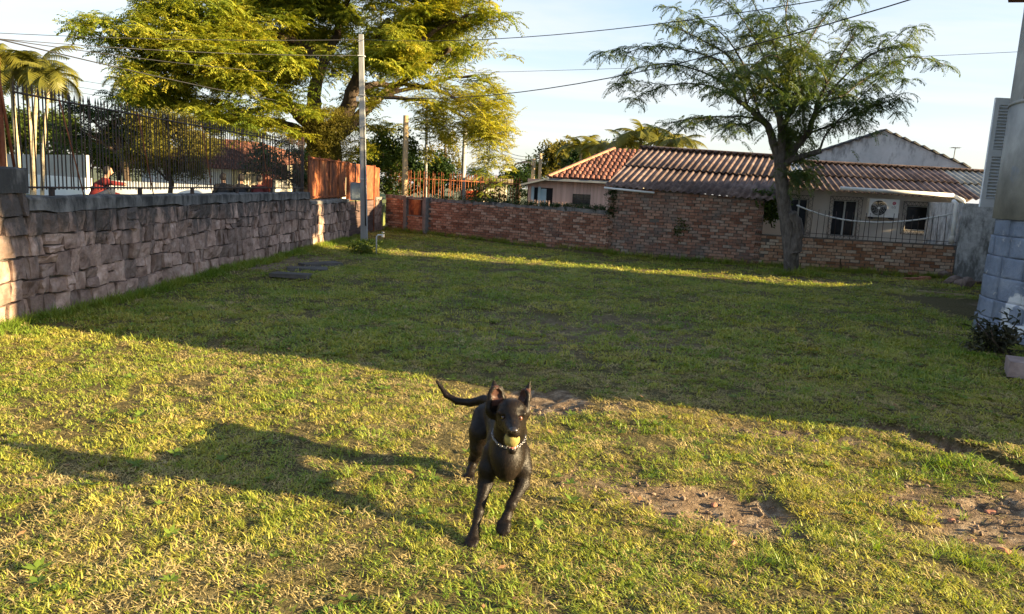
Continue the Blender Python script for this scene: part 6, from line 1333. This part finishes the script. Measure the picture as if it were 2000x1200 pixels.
    for x, y, dy in ((991, 872, 3.075), (1010, 872, 3.075), (996, 875, 3.064), (1001, 876, 3.062), (1006, 875, 3.064)): q = P(x, y, dy); m.tube([q + Vector((0, 0, -.004)), q + Vector((0, 0, .008))], [.0035, .001], 6)
    m.build('teeth', M_TOOTH, root); m = MB(); uvs(m, P(1001, 872, 3.085), .022, 12, (1, 1.3, .35)); m.build('tongue', M_TONGUE, root)
    m = MB(); claws = [(D(922, 1056, 3.135), (-.25, -1, 0), -.012), (D(984, 1023, 3.165), (-.25, -.8, -.75), -.016)]
    for c, fw, dn in claws:
        fw = np.array(fw, float); fw /= np.linalg.norm(fw); sd = np.cross(fw, (0, 0, 1)); sd /= np.linalg.norm(sd)
        for q in (-1.35, -.45, .45, 1.35): o = c + sd * q * .0145 + fw * (.040 if abs(q) < 1 else .030) + np.array((0, 0, dn)); m.tube([o, o + fw * .010 + np.array((0, 0, -.004))], [.0035, .001], 5)
    m.build('claws', M_NOSE, root)
    # collar and ball are things of their own
    cc, ax = P(994, 853, 3.30), (P(999, 820, 3.26) - P(990, 872, 3.33)).normalized(); e1 = Vector((1, 0, 0)); e1 = (e1 - ax * e1.dot(ax)).normalized(); e2 = ax.cross(e1)
    col = empty('chain_collar', cc, 'silver chain collar round the neck of the black dog', 'collar'); n2_ = N('silver_chain'); n2_.done((.30, .30, .32), .38, .5, 1.0); k = 40
    lm = MB(); lm.tube([(0.0080 * math.cos(a), .0046 * math.sin(a), 0) for a in np.linspace(0, 2 * PI, 9)], .0017, 5, False); lme = lm.mesh('chain_link'); lme.materials.append(n2_.m); step = 2 * PI / 46
    for i in range(46):
        a = i * step; best = None
        for r_ in np.arange(.05, .14, .002):                 # lie on the coat
            q = cc + (e1 * math.cos(a) + e2 * math.sin(a)) * r_; ii = np.round((np.array(q) - B.lo) / B.h).astype(int)
            if B.f[tuple(np.clip(ii, 0, B.n - 1))] > .004: best = q; break
        q = best or cc + (e1 * math.cos(a) + e2 * math.sin(a)) * .095; t = (-e1 * math.sin(a) + e2 * math.cos(a)); nr = (e1 * math.cos(a) + e2 * math.sin(a)); up = nr if i % 2 else ax; sdv = up.cross(t).normalized(); M = Matrix((t, sdv, t.cross(sdv))).transposed(); o = link('link', lme, None, col); o.matrix_parent_inverse = Matrix.Translation(-cc); o.location = q; o.rotation_euler = M.to_euler()
    m = MB(); uvs(m, P(1000, 858, 3.058), .0345, 20); ball = m.mesh('ball'); n = N('worn_felt'); p = n.pos(); n.bump(n.noise(p, 400, 3), .5, .003); nb_ = n.done(n.ramp(n.noise(p, 45, 5), [(.3, (.14, .11, .04)), (.6, (.28, .235, .075)), (.8, (.36, .31, .14))]), .95, .1)
    tag(link('ball', ball, nb_), 'worn yellow ball held in the mouth of the dog', 'ball')
def uvs(m, c, r, seg=12, sc=(1, 1, 1)):
    c = Vector(c); V = [c + Vector((0, 0, r * sc[2]))]; rows = seg // 2
    for i in range(1, rows):
        for k in range(seg): a, b = PI * i / rows, 2 * PI * k / seg; V.append(c + Vector((r * sc[0] * math.sin(a) * math.cos(b), r * sc[1] * math.sin(a) * math.sin(b), r * sc[2] * math.cos(a))))
    V.append(c - Vector((0, 0, r * sc[2]))); F = [(0, 1 + k, 1 + (k + 1) % seg) for k in range(seg)]
    for i in range(rows - 2):
        for k in range(seg): a, b = 1 + i * seg + k, 1 + i * seg + (k + 1) % seg; F.append((a, a + seg, b + seg, b))
    l = len(V) - 1; F += [(l, l - seg + (k + 1) % seg, l - seg + k) for k in range(seg)]; m.add(V, F, True)
build_dog()

# ------------------------------------------------------------------ people in the square behind the fence
M_SKIN = simple('skin', [(.3, (.30, .17, .11)), (.7, (.38, .23, .155))], 20, .6, .1)
M_HAIR = simple('dark_hair', [(.3, (.012, .010, .009)), (.7, (.03, .024, .02))], 60, .6, .4, .004, 200)
def figure(base, rz, label, shirt, trousers, seated=True, lean=.15, reach=None):
    """a small seated or crouching person: one skin, with shirt, trousers and hair over it"""
    o = empty('person', base, label, 'person', 'people sitting in the square' if seated else None); c, s = math.cos(rz), math.sin(rz)
    def J(x, y, z): return np.array((base[0] + x * c - y * s, base[1] + x * s + y * c, base[2] + z))       # x right, y forward
    hip = .22; sh_z = hip + .50 * math.cos(lean); sh_y = .50 * math.sin(lean)
    hd = J(0, sh_y + .05 + .10 * math.sin(lean), sh_z + .25); nk = J(0, sh_y, sh_z + .04)
    legs = [[J(q * .10, 0, hip), J(q * .17, .38, hip + .20), J(q * .15, .42, .08), J(q * .15, .54, .05)] for q in (-1, 1)]
    arms = [[J(q * .19, sh_y, sh_z - .02), J(q * .26, sh_y + .08, sh_z - .30), J(q * .15, sh_y + .30, sh_z - .34), J(q * .13, sh_y + .37, sh_z - .35)] for q in (-1, 1)]
    if reach: arms[1] = [J(.19, sh_y, sh_z - .02)] + [J(*q) for q in reach]
    lo, hi = np.array(base) - (.75, .75, .05), np.array(base) + (.75, .75, 1.25)
    def body(grow, what, nm, mt, par):
        B = Body(lo, hi, .018)
        if 'skin' in what:
            B.cone(nk, hd, .055, .06, .03); B.ell(hd, (.078, .092, .115), .02); B.cone(hd + np.array((0, 0, -.02)), hd + (J(0, .10, 0) - J(0, 0, 0)) + np.array((0, 0, -.025)), .03, .015, .02)
            B.chain([J(0, 0, hip), J(0, sh_y * .5, hip + .25), nk], [.12, .13, .06], .05)
            for a in arms: B.chain(a, [.05, .042, .032, .028], .02); B.cone(a[3], a[3] + (a[3] - a[2]) * .35, .03, .018, .01)
            for l in legs: B.chain(l, [.075, .06, .045, .04], .03)
        if 'shirt' in what:
            B.chain([J(0, 0, hip + .02), J(0, sh_y * .5, hip + .26), J(0, sh_y, sh_z - .03)], [.15, .165, .13], .05); B.cone(arms[0][0], arms[1][0], .075, .075, .04)
            for a in arms: B.chain(a[:3], [.068, .058, .045], .03)
        if 'trousers' in what:
            B.ell(J(0, .02, hip - .02), (.19, .17, .14), .04)
            for l in legs: B.chain(l[:3], [.10, .08, .06], .03)
        if 'hair' in what: B.ell(hd + (J(0, -.035, 0) - J(0, 0, 0)) + np.array((0, 0, .015)), (.095, .095, .125), .02)
        if 'shoes' in what:
            for l in legs: B.cone(l[2] + np.array((0, 0, -.04)), l[3] + np.array((0, 0, -.02)), .05, .042, .02)
        me, V = B.mesh(nm); link(nm, me, mt, par)
    body(0, 'skin', 'body', M_SKIN, o); body(.02, 'shirt', 'shirt', shirt, o); body(.02, 'trousers', 'trousers', trousers, o); body(0, 'hair', 'hair', M_HAIR, o); body(0, 'shoes', 'shoes', M_HAIR, o)
cloth = lambda nm, c: simple(nm, [(.3, tuple(x * .8 for x in c)), (.7, tuple(x * 1.15 for x in c))], 9, .9, .3, .01, 40)
M_REDSH, M_JEANS, M_BLACKC, M_LILAC, M_MAROON = cloth('red_cloth', (.13, .014, .014)), cloth('dark_denim', (.035, .045, .07)), cloth('black_cloth', (.02, .02, .022)), cloth('lilac_cloth', (.24, .20, .36)), cloth('maroon_cloth', (.11, .022, .022))
q = P(184, 360, 19.0); figure((q.x, q.y, ZT + .02), -1.1, 'person in dark red shirt crouching behind the fence, arm stretched out', M_REDSH, M_JEANS, False, .5, [(.30, .45, .62), (.28, .72, .60), (.28, .8, .6)])
for px_, yy, sh_, tr_, lb, rz_ in ((437, 22, M_BLACKC, M_BLACKC, 'person in black sitting leftmost of the three behind the wall', .5), (470, 22.3, M_BLACKC, M_LILAC, 'person in black and lilac sitting in the middle of the three', .2), (504, 22.8, M_MAROON, M_BLACKC, 'person in maroon sitting rightmost of the three', -.1)):
    q = P(px_, 370, yy); figure((q.x, q.y, ZT - .06), rz_, lb, sh_, tr_)
M_ORANGE = simple('orange_plastic', [(.3, (.52, .09, .03)), (.7, (.62, .13, .05))], 6, .5, .05)
q = P(203, 382, 18.4); bk = empty('plastic_bucket', (q.x, q.y, ZT), 'orange-red plastic bucket beside the crouching person', 'bucket')
m = MB(); V = []; F = []; k = 18
for z, r_ in ((0, .12), (.36, .16), (.36, .145), (.03, .11)):
    for i in range(k): V.append((q.x + r_ * math.cos(2 * PI * i / k), q.y + r_ * math.sin(2 * PI * i / k), ZT + z))
for j in range(3):
    for i in range(k): a, b = j * k + i, j * k + (i + 1) % k; F.append((a, b, b + k, a + k))
F += [tuple(reversed(range(k))), tuple(range(3 * k, 4 * k))]; m.add(V, F, True); m.build('pail', M_ORANGE, bk)
m = MB(); m.tube([(q.x - .16 * math.cos(t), q.y, ZT + .35 + .15 * math.sin(t)) for t in np.linspace(0, PI, 10)], .006, 5); m.build('handle', M_GRILLE, bk)
# ------------------------------------------------------------------ small things on the ground
M_RUBBLE = simple('rubble_stone', [(.3, (.11, .08, .068)), (.7, (.24, .18, .155))], 8, .95, .6, .02, 30, vary=.2)
M_SHARD = simple('terracotta_shard', [(.3, (.26, .10, .06)), (.7, (.42, .20, .12))], 12, .9, .4, .005, 60, vary=.2)
def rock(c, size, seed, m_, name, label, cat, group=None):
    r = np.random.default_rng(seed); bm = bmesh.new(); bmesh.ops.create_icosphere(bm, subdivisions=2, radius=1)
    nd = r.normal(size=(9, 3)); nd /= np.linalg.norm(nd, axis=1)[:, None]; off = r.uniform(.55, .9, 9)
    for v in bm.verts:
        q = np.array(v.co)
        for d, o in zip(nd, off):
            e = q @ d - o
            if e > 0: q = q - d * e
        q += r.normal(0, .02, 3); v.co = q * np.array(size)
    me = bpy.data.meshes.new(name); bm.to_mesh(me); bm.free(); o = link(name, me, m_); o.location = c; o.rotation_euler = (0, 0, r.uniform(0, 6)); return tag(o, label, cat, group)
def on(px, py, dz=0): q = G(px, py); return (q.x, q.y, gz(q.x, q.y) + dz)
for i, (x, y, s, lb) in enumerate(((1846, 545, (.20, .16, .15), 'brown rubble stone nearest the low brick wall'), (1862, 556, (.24, .2, .14), 'largest brown rubble stone in the pile by the white wall'), (1886, 566, (.16, .17, .16), 'upright rubble stone at the front of the pile'), (1876, 560, (.14, .12, .1), 'small rubble stone between the larger ones'), (1903, 556, (.18, .14, .08), 'flat rubble stone beside the blue house'))): rock(on(x, y, s[2] * .45), s, 70 + i, M_RUBBLE, 'rubble_stone', lb, 'stone', 'rubble by the white wall')
lb_ = ['loose brick lying flat left of the rubble', 'loose brick in the middle of the row by the low wall', 'loose brick lying on another brick by the low wall', 'loose brick right of the others by the low wall']
for i, (x, y, dz, a) in enumerate(((1775, 549, .03, .1), (1792, 549, .03, -.1), (1783, 542, .09, .3), (1806, 548, .03, 0))): m = MB(); m.box((0, 0, 0), (.22, .11, .06), jit=.005); o = m.build('loose_brick', M_SHARD); o.location = on(x, y, dz); o.rotation_euler = (0, 0, a); tag(o, lb_[i], 'brick', 'loose bricks by the low wall')
a, b = Vector(on(1790, 573, .03)), Vector(on(1882, 581, .03)); m = MB(); d = b - a; m.box((a + b) / 2, (d.length, .09, .03), rz=math.atan2(d.y, d.x), jit=.006); tag(m.build('wooden_plank', M_POLEW), 'pale wooden plank lying on the grass near the rubble', 'plank')
m = MB(); q = Vector(on(1641, 531)); m.tube([q + Vector((0, 0, -.05)), q + Vector((.01, 0, .12)), q + Vector((-.03, 0, .22)), q + Vector((-.02, 0, .30))], [.022, .02, .016, .012], 6); tag(m.build('dead_stump', M_BARKD), 'short dark stick standing before the low brick wall', 'stick')
for i, (x, y, s, lb) in enumerate(((1936, 985, (.045, .034, .018), 'terracotta shard standing out in the sandy patch'), (1960, 1062, (.04, .03, .02), 'terracotta shard at the near edge of the sandy patch'), (1860, 1005, (.03, .02, .012), 'small terracotta chip on the left of the sandy patch'), (1432, 1058, (.018, .014, .02), 'terracotta chip below the middle bare patch'), (1395, 975, (.03, .022, .012), 'terracotta chip inside the middle bare patch'), (1900, 1040, (.03, .02, .012), 'flat terracotta chip in the middle of the sandy patch'))): rock(on(x, y, s[2] * .35), s, 90 + i, M_SHARD, 'terracotta_shard', lb, 'shard', 'shards in the bare patches')
# dark flat stones by the stone wall
M_SLATE = simple('dark_slab', [(.3, (.05, .047, .042)), (.7, (.11, .10, .09))], 5, .9, .5, .02, 20)
for i, (x, y, sx, sy, lb) in enumerate(((570, 541, .30, .20, 'dark flat paving stone nearest, sunk in the grass by the wall'), (600, 529, .34, .22, 'dark flat paving stone in the middle of the row by the wall'), (625, 519, .36, .2, 'dark flat paving stone farthest from the camera by the wall'))): m = MB(); m.box((0, 0, 0), (sx * 2, sy * 2, .06), jit=.02); o = m.build('paving_stone', M_SLATE); o.location = on(x, y, .035); o.rotation_euler = (0, 0, .3 * i); tag(o, lb, 'paving stone', 'sunken stones by the wall')
# clods and crumbs of earth in the bare patches
cl = MB(); rr2 = np.random.default_rng(5); ico = bmesh.new(); bmesh.ops.create_icosphere(ico, subdivisions=1, radius=1); iv_ = np.array([v.co for v in ico.verts]); if_ = [tuple(v.index for v in f.verts) for f in ico.faces]; ico.free(); VV = []; FF_ = []; cnt = 0
for k in range(5200):
    x, y = rr2.uniform(-.6, 3.9), rr2.uniform(2.9, 5.6)
    if dirt_mask(x, y) < .35 or cnt > 1500: continue
    s = .0035 + .013 * rr2.random() ** 3; v = iv_ * s * rr2.uniform(.6, 1.3, 3) + rr2.normal(0, s * .12, iv_.shape) + np.array((x, y, gz(x, y) + s * .2)); VV.append(v); FF_.append(np.array(if_) + cnt * len(iv_)); cnt += 1
me = np_mesh('earth_clods', np.concatenate(VV), np.concatenate(FF_)); tag(link('earth_clods', me, simple('clod', [(.3, (.09, .062, .042)), (.7, (.25, .18, .125))], 20, .95, .3, vary=.3)), 'crumbs of dry earth scattered in the bare patches', 'earth', kind='stuff')
